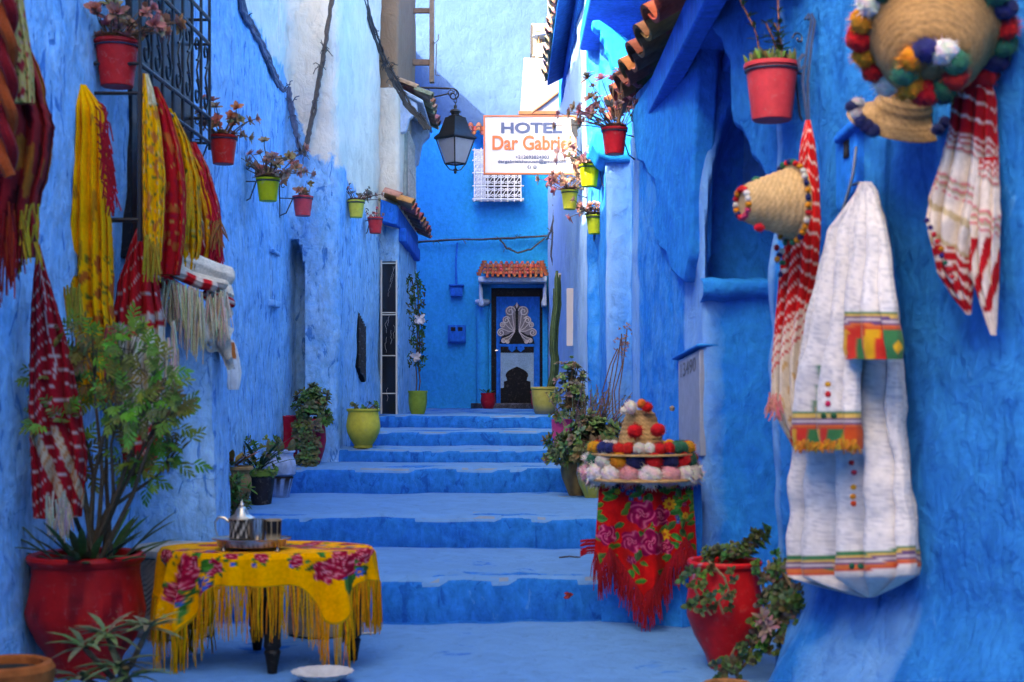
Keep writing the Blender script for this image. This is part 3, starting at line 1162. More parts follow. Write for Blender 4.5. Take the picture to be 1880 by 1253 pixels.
cable("cable_bundle", "twisted blue-grey cable bundle clipped along the edge of the blue paint on the left wall",
      px_path([(438, -20), (446, 20), (458, 42), (468, 62), (484, 92), (494, 112), (503, 140), (512, 158), (521, 166)], 1, 3, on_left) +
      px_path([(529, 160), (534, 190), (538, 215), (545, 250), (553, 282)], 2, 2, lambda x, y: P(x, y, 11.22)), (.10, .13, .22), .016, None, 8)
cable("cable_bundle", "dark worn cable running down the cream middle of the left building's upper wall",
      px_path([(612, -20), (603, 40), (596, 90), (590, 122), (585, 155), (577, 200), (570, 232), (563, 262), (557, 285)], 3, 2, lambda x, y: P(x, y, 11.2), 2.5),
      (.10, .085, .08), .012, None, 8)
cable("cable_bundle", "black cable tangle slanting down the white wall to the little window eave",
      px_path([(668, -20), (677, 28), (688, 62), (700, 96), (709, 120)], 4, 3, lambda x, y: P(x, y, hit(x) - .07), 2.5) +
      px_path([(712, 125), (722, 145), (735, 168), (750, 196), (768, 214), (786, 238)], 5, 4, lambda x, y: P(x, y, 13.35 if x < 734 else 13.4), 3.5),
      (.05, .048, .05), .011, None, 16)
cable("cable", "black cable strung across the end wall above the door, with a sagging loop",
      [[P(757, 447, 21.9), P(800, 443, 21.9), P(850, 440, 21.9), P(900, 440, 21.9), P(950, 437, 21.9), P(1006, 433, 21.9)],
       [P(757, 445, 21.88), P(820, 441, 21.88), P(900, 439, 21.88), P(1006, 434, 21.88)],
       [P(918, 440, 21.87), P(930, 456, 21.87), P(950, 464, 21.87), P(975, 458, 21.87), P(1000, 438, 21.87)]], (.05, .055, .07), .014, None, 10)
cable("cable", "dark cable dropping down the far corner beside the white conduit",
      [[P(1016, 330, 20), P(1017, 380, 20), P(1015, 420, 20), P(1012, 470, 20), P(1018, 500, 20)], [P(1018, 396, 19.5), P(1011, 425, 19.5), P(1004, 440, 20.5)]], (.06, .07, .1), .012, None, 4)
# ---------------------------------------------------------------- pots and plants
BROWN = (.235, .115, .075)
MAUVE = (.21, .115, .125)


def stem_curve(p, d, L, droop, rg, n=6):
    pts = [Vector(p)]
    d = Vector(d).normalized()
    for i in range(n):
        d = (d + Vector((rg.uniform(-.18, .18), rg.uniform(-.18, .18), rg.uniform(-.12, .12) - droop * .22))).normalized()
        pts.append(pts[-1] + d * (L / n))
    return pts


def succulent(parent, base, r, n, L, col, seed, ros=9, leafL=.035, droop=.3, side=0., side_b=.35, fat=.0):
    """arching bare stems, each ending in a leaf rosette, like the plants in the hanging pots"""
    rg = random.Random(seed)
    st, lv = MB((.16, .10, .07)), MB(col)
    for i in range(n):
        a = rg.uniform(0, 2 * PI)
        o = Vector((math.cos(a), math.sin(a), 0)) * r * rg.uniform(.1, .8)
        d = Vector((math.cos(a) * .75 + side, math.sin(a) * .6, rg.uniform(.35, 1.1)))
        ll = L * rg.uniform(.35, 1.1)
        pts = stem_curve(Vector(base) + o, d, ll, droop, rg)
        st.tube(pts, [.0045 - .0025 * k / len(pts) for k in range(len(pts))], 5)
        axis = pts[-1] - pts[-2]
        cl = tuple(min(1, x * rg.uniform(.7, 1.4)) for x in col)
        lv.rosette(pts[-1], axis, ros, leafL * rg.uniform(.8, 1.25), leafL * .62, cl, 1., fat, tuple(x * 1.25 for x in cl), rg)
        if rg.random() < .5:
            k = rg.randint(2, len(pts) - 2)
            lv.rosette(pts[k], (pts[k + 1] - pts[k]) + Vector((rg.uniform(-.05, .05), -.03, .02)), ros - 3, leafL * .75, leafL * .45, cl, 1.2, fat, None, rg)
    for i in range(int(n * .6)):                     # low crown over the soil
        a = rg.uniform(0, 2 * PI)
        o = Vector((math.cos(a), math.sin(a), 0)) * r * rg.uniform(.2, .9)
        lv.rosette(Vector(base) + o + Vector((0, 0, .005)), (o.x * 4, o.y * 4, .8), ros, leafL * .9, leafL * .55, tuple(x * rg.uniform(.7, 1.1) for x in col), 1.1, fat, None, rg)
    lv.build("leaves", M['leaf'], parent)
    st.build("stems", M['stem'], parent)


def hanging_pot(px, py, w, h, Y, col, label, wall, plant, seed, tilt=0.):
    """plastic bucket pot hung on an iron ring; py is the rim, w and h its size in photo pixels"""
    k = Y / F
    c = P(px, py, Y)
    r, hh = w * k / 2, h * k
    t = thing("hanging_flowerpot", label, "flowerpot", c - Vector((0, 0, hh)), "flowerpots hanging on the alley walls")
    mb = MB(col)
    mb.lathe([(.0, -hh), (r * .70, -hh), (r * .74, -hh * .985), (r * .96, -hh * .12), (r * .97, -hh * .08), (r * 1.05, -hh * .07), (r * 1.05, 0), (r * .97, .002), (r * .93, -.02), (r * .9, -hh * .2), (0, -hh * .2)],
             c, 36, wob=.012)
    mb.build("pot", M['plastic'], t, ang=30)
    s_ = MB((.05, .035, .025))
    s_.lathe([(r * .92, -.012), (r * .5, .002), (0, .006)], c, 18, wob=.05)
    s_.build("soil", M['soil'], t)
    br = MB((.025, .035, .07))
    ring = [c + Vector((math.cos(a) * r * 1.0, math.sin(a) * r * 1.0, -hh * .13)) for a in [2 * PI * i / 28 for i in range(29)]]
    br.tube(ring, .0042, 5)
    if wall is not None:
        wpt = Vector(wall)
        d = wpt - c
        d.z = 0
        e = d.normalized()
        a0 = c + e * r + Vector((0, 0, -hh * .13))
        wp = c + d + Vector((0, 0, -hh * .13))
        br.tube([a0, wp], .005, 5)
        br.tube([wp + Vector((0, 0, hh * .75)), wp + Vector((0, 0, -hh * 1.0))], .006, 5)
        br.tube([wp + Vector((0, 0, -hh * .9)), (wp + a0) / 2 + Vector((0, 0, -hh * .75)), a0], .005, 5)
        br.tube(scroll(wp + Vector((0, 0, hh * .62)) - e * .03, -e, (0, 0, 1), .028, 0, 1.1, 14), .004, 4)
    br.build("pot_ring", M['iron'], t)
    plant(t, c + Vector((0, 0, .0)), r, seed)
    return t


RED, PINK, LIME, YEL = (.55, .018, .02), (.70, .075, .10), (.42, .50, .02), (.66, .62, .08)


def pl_brown(n=9, L=.22, col=BROWN, leafL=.036, side=0., droop=.3):
    return lambda t, c, r, seed: succulent(t, c, r, int(n * 2.2), L, col, seed, 11, leafL * 1.4, droop, side)


def lw(Y):
    return Vector((left_x(Y) - .02, Y, 0))


def law(Y):
    return Vector((aw(Y) - .02, Y, 0))


hanging_pot(215, 76, 79, 84, 6.75, RED, "large red hanging flowerpot with brown succulents, top left above the yellow scarf", lw(6.75), pl_brown(17, .26, BROWN, .042, .25), 11)
hanging_pot(410, 250, 51, 52, 8.3, (.60, .02, .015), "bright red hanging flowerpot beside the end of the black window grille", lw(8.3), pl_brown(10, .20, (.26, .13, .08), .034, .35), 12)
hanging_pot(492, 328, 43, 42, 9.6, (.40, .47, .01), "lime green hanging flowerpot overgrown with brown succulents on the left blue wall", lw(9.6), pl_brown(15, .27, (.24, .13, .10), .038, .2), 13)
hanging_pot(556, 361, 37, 36, 10.95, PINK, "coral pink hanging flowerpot above the blue arch niche", Vector((-1.79, 10.9, 0)), pl_brown(3, .12, BROWN, .03, -.4), 14)
hanging_pot(654, 369, 31, 31, 11.75, YEL, "pale yellow hanging flowerpot on the corner below the white upper wall", law(11.9), pl_brown(8, .17, (.2, .12, .1), .026, .4, .1), 15)
hanging_pot(689, 400, 28, 29, 12.6, (.62, .04, .05), "small red hanging flowerpot next to the tiled door hood", law(12.7), pl_brown(3, .10, (.3, .1, .1), .016, -.2, .1), 16)
RX = lambda y: Vector((.66, y, 0))
hanging_pot(1128, 236, 47, 48, 9.2, (.55, .015, .03), "red hanging flowerpot with dry brown stems under the end of the tiled canopy", Vector((.82, 9.4, 0)), pl_brown(15, .38, MAUVE, .036, -.45, .15), 17)
hanging_pot(1082, 303, 38, 40, 11.0, (.36, .46, .01), "lime green hanging flowerpot, upper of the three green ones right of the hotel sign", Vector((.72, 11.0, 0)), pl_brown(11, .24, (.25, .15, .14), .04, -.4), 18)
hanging_pot(1046, 350, 31, 35, 11.8, (.58, .62, .06), "pale yellow-green hanging flowerpot just below the hotel sign's right corner", Vector((.64, 12.1, 0)), pl_brown(10, .22, MAUVE, .034, -.25), 19)
hanging_pot(1092, 396, 32, 34, 11.7, (.45, .58, .03), "light green hanging flowerpot on a scrolled bracket, lowest on the right wall", Vector((.70, 12.1, 0)), pl_brown(12, .17, (.24, .14, .13), .034, -.05), 20)


def pl_spiky(t, c, r, seed):
    rg = random.Random(seed)
    st, lv = MB((.18, .08, .06)), MB((.05, .09, .025))
    for i in range(5):
        o = Vector((rg.uniform(-.6, .6) * r, rg.uniform(-.3, .3) * r, 0))
        L = rg.uniform(.14, .42)
        pts = stem_curve(c + o, (rg.uniform(-.15, .15), 0, 1), L, 0, rg)
        st.tube(pts, .004, 5)
        for k in range(1, len(pts)):
            for q in range(4):
                a = rg.uniform(0, 2 * PI)
                lv.leaf(pts[k], (math.cos(a), math.sin(a), .45), (0, 0, 1), rg.uniform(.035, .06), .011, tuple(x * rg.uniform(.6, 1.5) for x in (.06, .09, .03)), .002, .2)
    for i in range(110):
        a = rg.uniform(0, 2 * PI)
        o = Vector((math.cos(a), math.sin(a), 0)) * r * rg.uniform(.1, .9)
        lv.leaf(c + o, (rg.uniform(-.6, .6), rg.uniform(-.6, .3), 1), (0, -1, .2), rg.uniform(.025, .06), .012, tuple(x * rg.uniform(.5, 1.6) for x in (.06, .10, .025)), .0, .3)
    lv.build("leaves", M['leaf'], t)
    st.build("stems", M['stem'], t)


hp = hanging_pot(1417, 118, 97, 104, 5.75, (.55, .045, .06), "salmon pink hanging flowerpot with spiky green shoots, top right by the scalloped arch", Vector((1.20, 5.8, 0)), pl_spiky, 21)


# ---- standing pots
def standing(name, label, px, py, Y, w, prof, col, mt='gloss', seg=40, parts=None, group=None, cfun=None, hfun=None, soil=True):
    """lathe pot standing at photo pixel (px, py) and depth Y; prof in pixel units (radius, height above base)"""
    k = Y / F
    base = P(px, py, Y)
    base.z = max(base.z, 0) if floor_z(Y) == 0 else floor_z(Y) + .004
    t = thing(name, label, "flowerpot", base, group)
    mb = MB(col)
    pr = [(r * k, h * k) for r, h in prof]
    top = max(h for r, h in pr)
    rim = pr[-1][0]
    pr = [(0, 0)] + pr + [(rim * .9, top - .006), (rim * .86, top - .04), (0, top - .04)]
    mb.lathe(pr, base, seg, wob=.008, cfun=cfun and (lambda a, z: cfun(a, z / k)), hfun=hfun and (lambda a, z: hfun(a, z / k) * k))
    mb.build("pot", M[mt], t, ang=35)
    if soil:
        s_ = MB((.04, .03, .022))
        s_.lathe([(rim * .87, top - .03), (rim * .4, top - .02), (0, top - .018)], base, 20, wob=.05)
        s_.build("soil", M['soil'], t)
    return t, base, rim, top, k


def jade(parent, c, rx, rz, n, L, col, seed, fat=.006, flat=.8, down=0.):
    """dense bush of rosettes over an uneven mound"""
    rg = random.Random(seed)
    lv, st = MB(col), MB((.11, .08, .05))
    for i in range(n):
        a = rg.uniform(0, 2 * PI); e = rg.uniform(-.25 - down, 1.0)
        q = rg.uniform(.55, 1.08) * (1 + .28 * n1(math.cos(a) * 2 + seed, e * 2))
        d = Vector((math.cos(a) * math.cos(e * 1.5), math.sin(a) * math.cos(e * 1.5), math.sin(e * 1.5)))
        p = Vector(c) + Vector((d.x * rx * q, d.y * rx * q * flat, d.z * rz * q))
        cl = tuple(min(1, x * rg.uniform(.5, 1.5)) for x in col)
        lv.rosette(p, d + Vector((0, -.2, .25)), rg.randint(6, 9), L * rg.uniform(.75, 1.25), L * .6, cl, 1., fat, mix(cl, (.2, .2, .1), .25), rg)
        if i % 3 == 0:
            m_ = (Vector(c) + p) / 2 + Vector((0, 0, .02))
            st.tube([Vector(c) + Vector((rg.uniform(-.3, .3) * rx, 0, -rz * .1)), m_, p], .005, 5)
    lv.build("leaves", M['leaf'], parent)
    st.build("stems", M['stem'], parent)


def blades(parent, c, r, n, L, w, col, seed, up=.9, fat=.004, bend=.3, name="leaves", thorn=False):
    rg = random.Random(seed)
    lv = MB(col)
    for i in range(n):
        a = rg.uniform(0, 2 * PI)
        d = Vector((math.cos(a), math.sin(a) * .9, up * rg.uniform(.4, 1.6)))
        lv.leaf(Vector(c) + Vector((math.cos(a), math.sin(a), 0)) * r * rg.uniform(.1, .6), d, (0, 0, 1), L * rg.uniform(.6, 1.15), w,
                tuple(x * rg.uniform(.6, 1.4) for x in col), fat, bend)
    lv.build(name, M['leaf'], parent)


# yellow jar on the fourth step
t, b, rim, top, k = standing("flower_pot", "large yellow-green glazed jar with a low plant, beside the black marble pier", 667, 823, 11.5, 62,
                             [(17, 0), (17.5, 3), (16.5, 5), (24, 16), (30, 30), (31.5, 40), (30, 52), (28, 62), (28, 66), (31, 69), (31, 72)], (.42, .40, .05),
                             cfun=lambda a, z: mix((.34, .33, .045), (.62, .56, .07), sm(4, 40, z + 8 * n1(a * 2, z * .1))))
rg = random.Random(5)
succulent(t, b + Vector((0, 0, top - .02)), rim * .8, 9, .13, (.06, .11, .05), 31, 8, .04, .2, .2)
# two ribbed red pots with a jade plant
rib = lambda a, z: .5 * math.sin(z * 1.25)
t, b, rim, top, k = standing("flower_pot", "red ribbed pot at the left, half hidden behind the jade plant", 527, 850, 11.08, 44,
                             [(17, 0), (18, 4), (20, 30), (22, 80), (23.5, 84), (23.5, 88), (21.5, 89)], (.42, .012, .05), hfun=rib)
blades(t, b + Vector((0, 0, top - .03)), rim, 10, .08, .02, (.07, .12, .04), 61)
t, b, rim, top, k = standing("flower_pot", "red ribbed pot overflowing with a dense green jade plant, beside the arch niche", 572, 852, 10.95, 54,
                             [(14, 0), (18, 10), (24, 28), (27, 45), (25, 75), (26.5, 80), (26.5, 84), (24, 85)], (.42, .015, .05), hfun=rib)
jade(t, b + Vector((.015, -.03, top + .05)), .145, .19, 105, .055, (.075, .115, .055), 32, .007, .7, .1)
jl, js = MB(), MB((.11, .08, .05))
rg = random.Random(77)
for i in range(75):                                  # trailing mass down the front of the pot
    u = rg.uniform(-1, 1); v = rg.random()
    p = b + Vector((u * .085 * (1 - .25 * v) - .02 + .05 * n1(v * 4, u * 3), -.12 - .05 * (1 - u * u) - rg.uniform(0, .03), top - .02 - v * (top - .03)))
    cl = tuple(x * rg.uniform(.55, 1.5) for x in (.07, .10, .05))
    jl.rosette(p, (u * .4, -.8, .25), 7, .056 * rg.uniform(.7, 1.2), .034, cl, 1., .006, mix(cl, (.2, .12, .08), .3), rg)
jl.build("trailing_leaves", M['leaf'], t)
for sx, sz in ((.12, .22), (.10, .12), (.14, .05)):
    js.tube([b + Vector((sx * .6, -.05, top)), b + Vector((sx, -.08, top + sz * .5)), b + Vector((sx + .02, -.08, top + sz))], .005, 5)
js.build("stems", M['stem'], t)
# blue-washed pot with prickly pear
t, b, rim, top, k = standing("flower_pot", "pale blue pot with a broken lower half, holding a small cactus", 513, 914, 10.15, 52,
                             [(17, 0), (18, 2), (25, 34), (26, 38), (23, 39), (29, 44), (31, 56), (29, 68), (25, 76), (24, 80), (29, 84), (29, 87)], (.36, .46, .70), 'clay',
                             cfun=lambda a, z: (.045, .03, .025) if 34 < z + 4 * n1(a * 3) < 41 else mix((.20, .34, .62), (.40, .50, .72), sm(10, 60, z)))
lv = MB((.10, .13, .05))
rg = random.Random(8)
for i in range(7):
    x = rg.uniform(-.6, .7) * rim
    d = Vector((x * 4 + rg.uniform(-.2, .2), rg.uniform(-.3, .2), 1))
    lv.leaf(b + Vector((x, 0, top - .03)), d, (rg.uniform(-.4, .4), -1, 0), rg.uniform(.09, .15), .05, (.11 * rg.uniform(.7, 1.2), .12, .055), .012, 0, (.16, .12, .08))
lv.build("cactus_pads", M['leaf'], t)
# dark bucket with green scalloped rim
t, b, rim, top, k = standing("flower_pot", "black bucket with a bright green rim planted with long-leaved shoots", 480, 930, 9.5, 54,
                             [(17, 0), (18, 3), (25, 52), (25, 54), (29, 55), (30, 63), (28, 65)], (.035, .03, .035), 'plastic',
                             cfun=lambda a, z: (.22, .34, .05) if z > 53.5 + 1.2 * math.sin(a * 14) else (.03, .026, .032), )
blades(t, b + Vector((-.02, 0, top)), rim * .6, 20, .32, .026, (.022, .05, .022), 33, 1.3, .003, .35)
jl = MB()
rg = random.Random(41)
for i in range(46):
    a = rg.uniform(0, 2 * PI)
    p = b + Vector((math.cos(a) * rim * 1.1, math.sin(a) * rim * .8 - .02, top + rg.uniform(-.05, .22)))
    jl.rosette(p, (math.cos(a), -.5, .6), 6, .04, .022, tuple(x * rg.uniform(.5, 1.5) for x in (.09, .13, .05)), 1.2, .0, None, rg)
jl.build("bushy_leaves", M['leaf'], t)
# broken terracotta jar behind the buttress
t, b, rim, top, k = standing("flower_pot", "chipped ochre terracotta jar lying open behind the buttress, with a dry plant", 432, 925, 9.15, 60,
                             [(18, 0), (22, 10), (30, 42), (29, 58), (25, 66), (26, 70), (33, 74), (33, 78), (31, 80)], (.34, .17, .06), 'clay',
                             cfun=lambda a, z: (.03, .015, .01) if (z < 66 + 8 * n1(a * 3, z * .05) and -2.9 < a - 2 * PI * (a > PI) < -1.75) else mix((.20, .09, .04), (.38, .20, .08), sm(20, 70, z)))
blades(t, b + Vector((-.04, 0, top)), rim * .8, 34, .17, .045, (.26, .13, .03), 34, 1.0, .002, .3)
# leafy shrub in a dark pot in front of it
t, b, rim, top, k = standing("flower_pot", "dark pot with a dense leafy green shrub, right behind the teapot", 431, 1003, 8.62, 60,
                             [(18, 0), (24, 40), (25, 44)], (.03, .03, .035), 'plastic')
rg = random.Random(51)
lv = MB()
for i in range(130):
    a = rg.uniform(0, 2 * PI)
    p = b + Vector((math.cos(a) * rg.uniform(.0, .125) - .01, math.sin(a) * .09 - .03, top + rg.uniform(-.10, .30)))
    lv.rosette(p, (math.cos(a) * .8, -.4, .7), 8, .062 * rg.uniform(.7, 1.2), .018, tuple(x * rg.uniform(.5, 1.5) for x in (.055, .10, .028)), 1.2, .0, None, rg)
lv.build("leaves", M['leaf'], t)
# green pot and leggy shrub at the top of the steps
t, b, rim, top, k = standing("flower_pot", "small lime green pot with a tall leggy shrub, left at the top of the steps", 767, 763, 13.0, 36,
                             [(12, 0), (15, 8), (17, 22), (17, 38), (18, 40), (18, 43), (16, 43)], (.20, .30, .04))
rg = random.Random(61)
st, lv = MB((.10, .06, .045)), MB()
for dx in (-.01, .015):
    pts = [b + Vector((dx + .02 * n1(i * .5, dx * 50) - (.03 if i > 8 else 0) * (i - 8) / 4, 0, top + i * .085)) for i in range(13)]
    st.tube(pts, .006, 5)
    for i in range(3, 13):
        for q in range(8):
            p = pts[i] + Vector((rg.uniform(-.07, .06), rg.uniform(-.05, .05), rg.uniform(-.05, .05)))
            lv.rosette(p, (rg.uniform(-1, 1), -.5, rg.uniform(-.8, .6)), 4, .042, .02, tuple(x * rg.uniform(.4, 1.5) for x in (.035, .07, .025)), 1.3, .0, None, rg)
lv.build("leaves", M['leaf'], t)
st.build("stems", M['stem'], t)
fl = MB((.62, .60, .66))
for p, r_ in ((P(770, 585, 12.9), .035), (P(763, 655, 12.9), .03)):
    for q in range(12):
        fl.leaf(p, (rg.uniform(-1, 1), rg.uniform(-1, .2), rg.uniform(-1, .6)), (0, -1, 0), r_ * 1.7, .03, (.55, .52, .60), 0, .4)
fl.build("blossoms", M['cloth'], t)
# pots at the far door
t, b, rim, top, k = standing("flower_pot", "round red pot left of the ornate blue door", 896, 741, 20.8, 30,
                             [(9, 0), (13, 8), (14, 16), (12.5, 24), (13.5, 27), (13.5, 29), (12, 29)], (.45, .012, .03))
blades(t, b + Vector((0, 0, top)), rim, 14, .10, .03, (.05, .09, .03), 35)
t, b, rim, top, k = standing("flower_pot", "red pot mostly hidden behind the tall cactus pot at the door", 988, 741, 20.8, 28,
                             [(10, 0), (13, 8), (13, 27), (14.5, 29), (14.5, 33), (13, 33)], (.45, .012, .03))
blades(t, b + Vector((0, 0, top)), rim, 6, .05, .02, (.05, .09, .03), 36)
# cactus in an olive ribbed pot
t, b, rim, top, k = standing("flower_pot", "olive ribbed pot with a tall columnar cactus, right at the top of the steps", 1000, 760, 13.05, 48,
                             [(17, 0), (19, 4), (22, 18), (24, 40), (24, 45), (25.5, 46), (25.5, 49), (24, 50)], (.30, .29, .075),
                             hfun=lambda a, z: .45 * math.sin(z * 2.1), cfun=lambda a, z: mix((.13, .15, .13), (.34, .32, .08), sm(8, 18, z)))
cp = MB((.035, .065, .035))


def cactus(pts, rad, ribs=5):
    rows, cc = [], []
    for i, p in enumerate(pts):
        rr = rad[i] if isinstance(rad, list) else rad
        row, rc = [], []
        for q in range(ribs * 4):
            a = 2 * PI * q / (ribs * 4)
            f = .72 + .28 * abs(math.cos(a * ribs / 2))
            row.append(p + Vector((math.cos(a) * rr * f, math.sin(a) * rr * f, 0)))
            rc.append(mix((.018, .04, .022), (.05, .085, .045), (f - .72) / .28))
        rows.append(row); cc.append(rc)
    cp.grid(rows, True, cc, None, True)


cpx = [(1010, 712), (1016, 690), (1018, 660), (1015, 640), (1017, 600), (1022, 560), (1021, 520), (1023, 490)]
rad = [.045, .05, .05, .042, .05, .044, .05, .03]
for sh, rs in ((0, .85), (6, .6), (-5, .45)):
    pts = []
    for (x, y), (x2, y2) in zip(cpx, cpx[1:]):
        for q in range(4):
            t_ = q / 4
            yy = y + (y2 - y) * t_
            if sh == -5 and yy < 530 or sh == 6 and yy < 505:
                continue
            pts.append(P(x + (x2 - x) * t_ + sh, yy, 13.05 + (.06 if sh == 6 else .1 * (sh != 0))))
    cactus(pts, [.025 * rs * (1 + .26 * n1(i * .45, sh)) * (1 if i < len(pts) - 2 else .6) for i in range(len(pts))])
cp.build("cactus_stems", M['leaf'], t)
# pots with bushes on the right of the steps
t, b, rim, top, k = standing("flower_pot", "magenta ribbed pot with grey-green leaves, rearmost of the three bushes on the right", 1032, 822, 11.75, 40,
                             [(14, 0), (18, 20), (19, 45), (20, 47), (20, 50)], (.45, .05, .20), hfun=lambda a, z: .5 * math.sin(z * 2))
jade(t, b + Vector((.07, 0, top + .14)), .17, .36, 130, .05, (.10, .14, .085), 37, .0, .8, .1)
t, b, rim, top, k = standing("flower_pot", "brown streaked clay jar with a bundle of dry grey twigs, left of the olive jar", 1062, 905, 10.35, 66,
                             [(17, 0), (20, 6), (30, 32), (33, 46), (32, 58), (33, 62)], (.22, .13, .055), 'gloss',
                             cfun=lambda a, z: mix((.13, .09, .05), (.32, .20, .07), .5 + .5 * math.sin(a * 7 + n1(z * .1) * 3)))
tw = MB((.17, .13, .10))
rg = random.Random(71)
lv = MB()
for i in range(110):
    o = Vector((rg.uniform(-.06, .14), rg.uniform(-.05, .08), top + rg.uniform(-.02, .1)))
    d = Vector((rg.uniform(-.05, .75), rg.uniform(-.3, .2), 1.0))
    pts = stem_curve(b + o, d, rg.uniform(.22, .58), -.05, rg, 5)
    cl = tuple(x * rg.uniform(.5, 1.4) for x in (.19, .15, .12))
    tw.tube(pts, [.006, .006, .005, .004, .003, .002], 5, cl)
    if rg.random() < .6:
        lv.rosette(pts[-1], (0, 0, 1), 5, .03, .014, (.10, .085, .05), 1.2, 0, None, rg)
tw.build("dry_twigs", M['stem'], t)
jl = lv
for i in range(150):
    a = rg.uniform(0, 2 * PI); q = math.sqrt(rg.random())
    p = b + Vector((math.cos(a) * q * .21 - .05, math.sin(a) * q * .16 - .06, top + .05 + rg.uniform(-.07, .17) * (1.1 - q * .4)))
    jl.rosette(p, (math.cos(a), -.6, .5), 7, .055 * rg.uniform(.7, 1.2), .026, tuple(x * rg.uniform(.45, 1.4) for x in (.075, .11, .055)), 1.1, .004, None, rg)
jl.build("leaves", M['leaf'], t)
t, b, rim, top, k = standing("flower_pot", "olive green glazed jar with paint drips and a leafy bush, beside the pompom hats", 1092, 905, 10.1, 66,
                             [(18, 0), (20, 5), (30, 28), (34, 46), (32, 60), (33, 66)], (.30, .34, .06), 'gloss',
                             cfun=lambda a, z: mix((.30, .33, .07), (.10, .16, .20), sm(.15, .4, n1(a * 5, z * .03))))
jade(t, b + Vector((.0, 0, top + .11)), .24, .20, 170, .062, (.075, .11, .055), 38, .004, .7, .15)
rg = random.Random(91)
for i in range(5):                                   # thin leggy shoots with pink tips above the bush
    st = MB((.13, .08, .07))
    lv = MB()
    x0 = 1125 + 6 * i
    pts = [P(x0 - 12, 760, 10.2), P(x0 - 16 + rg.uniform(-4, 4), 720, 10.2), P(x0 - 2 + rg.uniform(-4, 4), 670, 10.2), P(x0 + 6 + rg.uniform(-8, 8), 640 - 9 * i, 10.2)]
    st.tube(pts, .0045, 5)
    for q in range(9):
        lv.rosette(pts[-1] + Vector((rg.uniform(-.04, .05), 0, rg.uniform(-.1, .05))), (rg.uniform(-1, 1), -.4, .5), 4, .025, .012, (.20, .11, .12), 1.2, 0, None, rg)
    so = st.build("shoot", M['stem'], t)
    lv.build("shoot_tips", M['leaf'], so)

# ---- big red pot on the left, with relief bands and a bush
ORN = lambda a, z: (3.4 * math.sin(a * 9 + 2.2 * math.sin(z * .08)) * sm(95, 110, z) * sm(165, 150, z) * (.5 + .5 * math.sin(z * .35 + 3 * math.cos(a * 3)))
                    + 3.6 * math.sin(z * .40 + 2.0 * math.sin(a * 5)) * sm(55, 62, z) * sm(95, 88, z))
t, b, rim, top, k = standing("flower_pot", "big red glazed pot with carved relief, holding a tall feathery bush", 158, 1240, 5.98, 220,
                             [(58, 0), (60, 6), (66, 30), (88, 66), (105, 98), (107, 118), (101, 150), (96, 185), (97, 200), (104, 207), (106, 213), (104, 219), (99, 221)], (.42, .008, .008),
                             seg=140, hfun=ORN, cfun=lambda a, z: mix((.46, .009, .008), (.20, .004, .006), sm(-.2, -1.6, ORN(a, z))))
rg = random.Random(101)
st, lv = MB((.09, .065, .04)), MB()
c0 = b + Vector((0, 0, top - .04))
CL = [(130, 645, 40), (95, 700, 38), (180, 690, 45), (245, 640, 36), (290, 690, 34), (225, 745, 46), (290, 770, 44), (110, 775, 36), (325, 835, 28), 
      (255, 850, 40), (130, 850, 30), (170, 640, 22), (320, 745, 26), (75, 745, 20)]
for (cx_, cy_, cr_) in CL:                           # woody stems forking into clumps of cut leaves
    e_ = P(cx_, cy_, 5.95 + rg.uniform(-.22, .12))
    o = c0 + Vector((rg.uniform(-.02, .10), rg.uniform(-.06, .05), 0))
    m1 = o + (e_ - o) * .35 + Vector((rg.uniform(-.05, .05), 0, .06))
    m2 = o + (e_ - o) * .72 + Vector((rg.uniform(-.03, .03), rg.uniform(-.05, .05), .03))
    st.tube([o, m1, m2, e_], [.011, .009, .006, .003], 6)
    R0 = cr_ * 5.95 / F
    for q in range(int(cr_ * .62)):
        p = e_ + Vector((rg.gauss(0, .5) * R0, rg.gauss(0, .5) * R0, rg.gauss(0, .5) * R0))
        d = (p - e_) + Vector((rg.uniform(-.05, .05), -.04, rg.uniform(-.03, .06)))
        st.tube([m2 + (e_ - m2) * rg.random(), p], .0022, 4)
        cl = tuple(x * rg.uniform(.45, 1.6) for x in (.085, .125, .020))
        d.normalize()
        for w_ in range(7):
            f = w_ / 6
            sd_ = d.cross(Vector((0, -1, .3)))
            if sd_.length < .01:
                continue
            sd_ = sd_.normalized() * (1 if w_ % 2 else -1)
            lv.leaf(p + d * (.06 * f), sd_ * (.9 - .6 * f) + d * .7 + Vector((0, -.1, -.25 * f)), (0, -1, .4), (.038 * (1.1 - .3 * f)), .0115 * rg.uniform(.7, 1.3), cl, 0, .3)
st.build("stems", M['stem'], t)
lv.build("leaves", M['leaf'], t)
al = MB()
for i in range(34):                                  # aloes at its foot
    a = rg.uniform(0, 2 * PI)
    p = c0 + Vector((math.cos(a) * rim * rg.uniform(.1, .8) + .03, math.sin(a) * rim * .7, 0))
    al.leaf(p, (math.cos(a) * .9 + .15, math.sin(a) * .6 - .1, rg.uniform(.35, 1.3)), (0, 0, 1), rg.uniform(.10, .30), .036, tuple(x * rg.uniform(.5, 1.3) for x in (.055, .085, .03)), .005, .25)
al.build("aloe_leaves", M['leaf'], t)

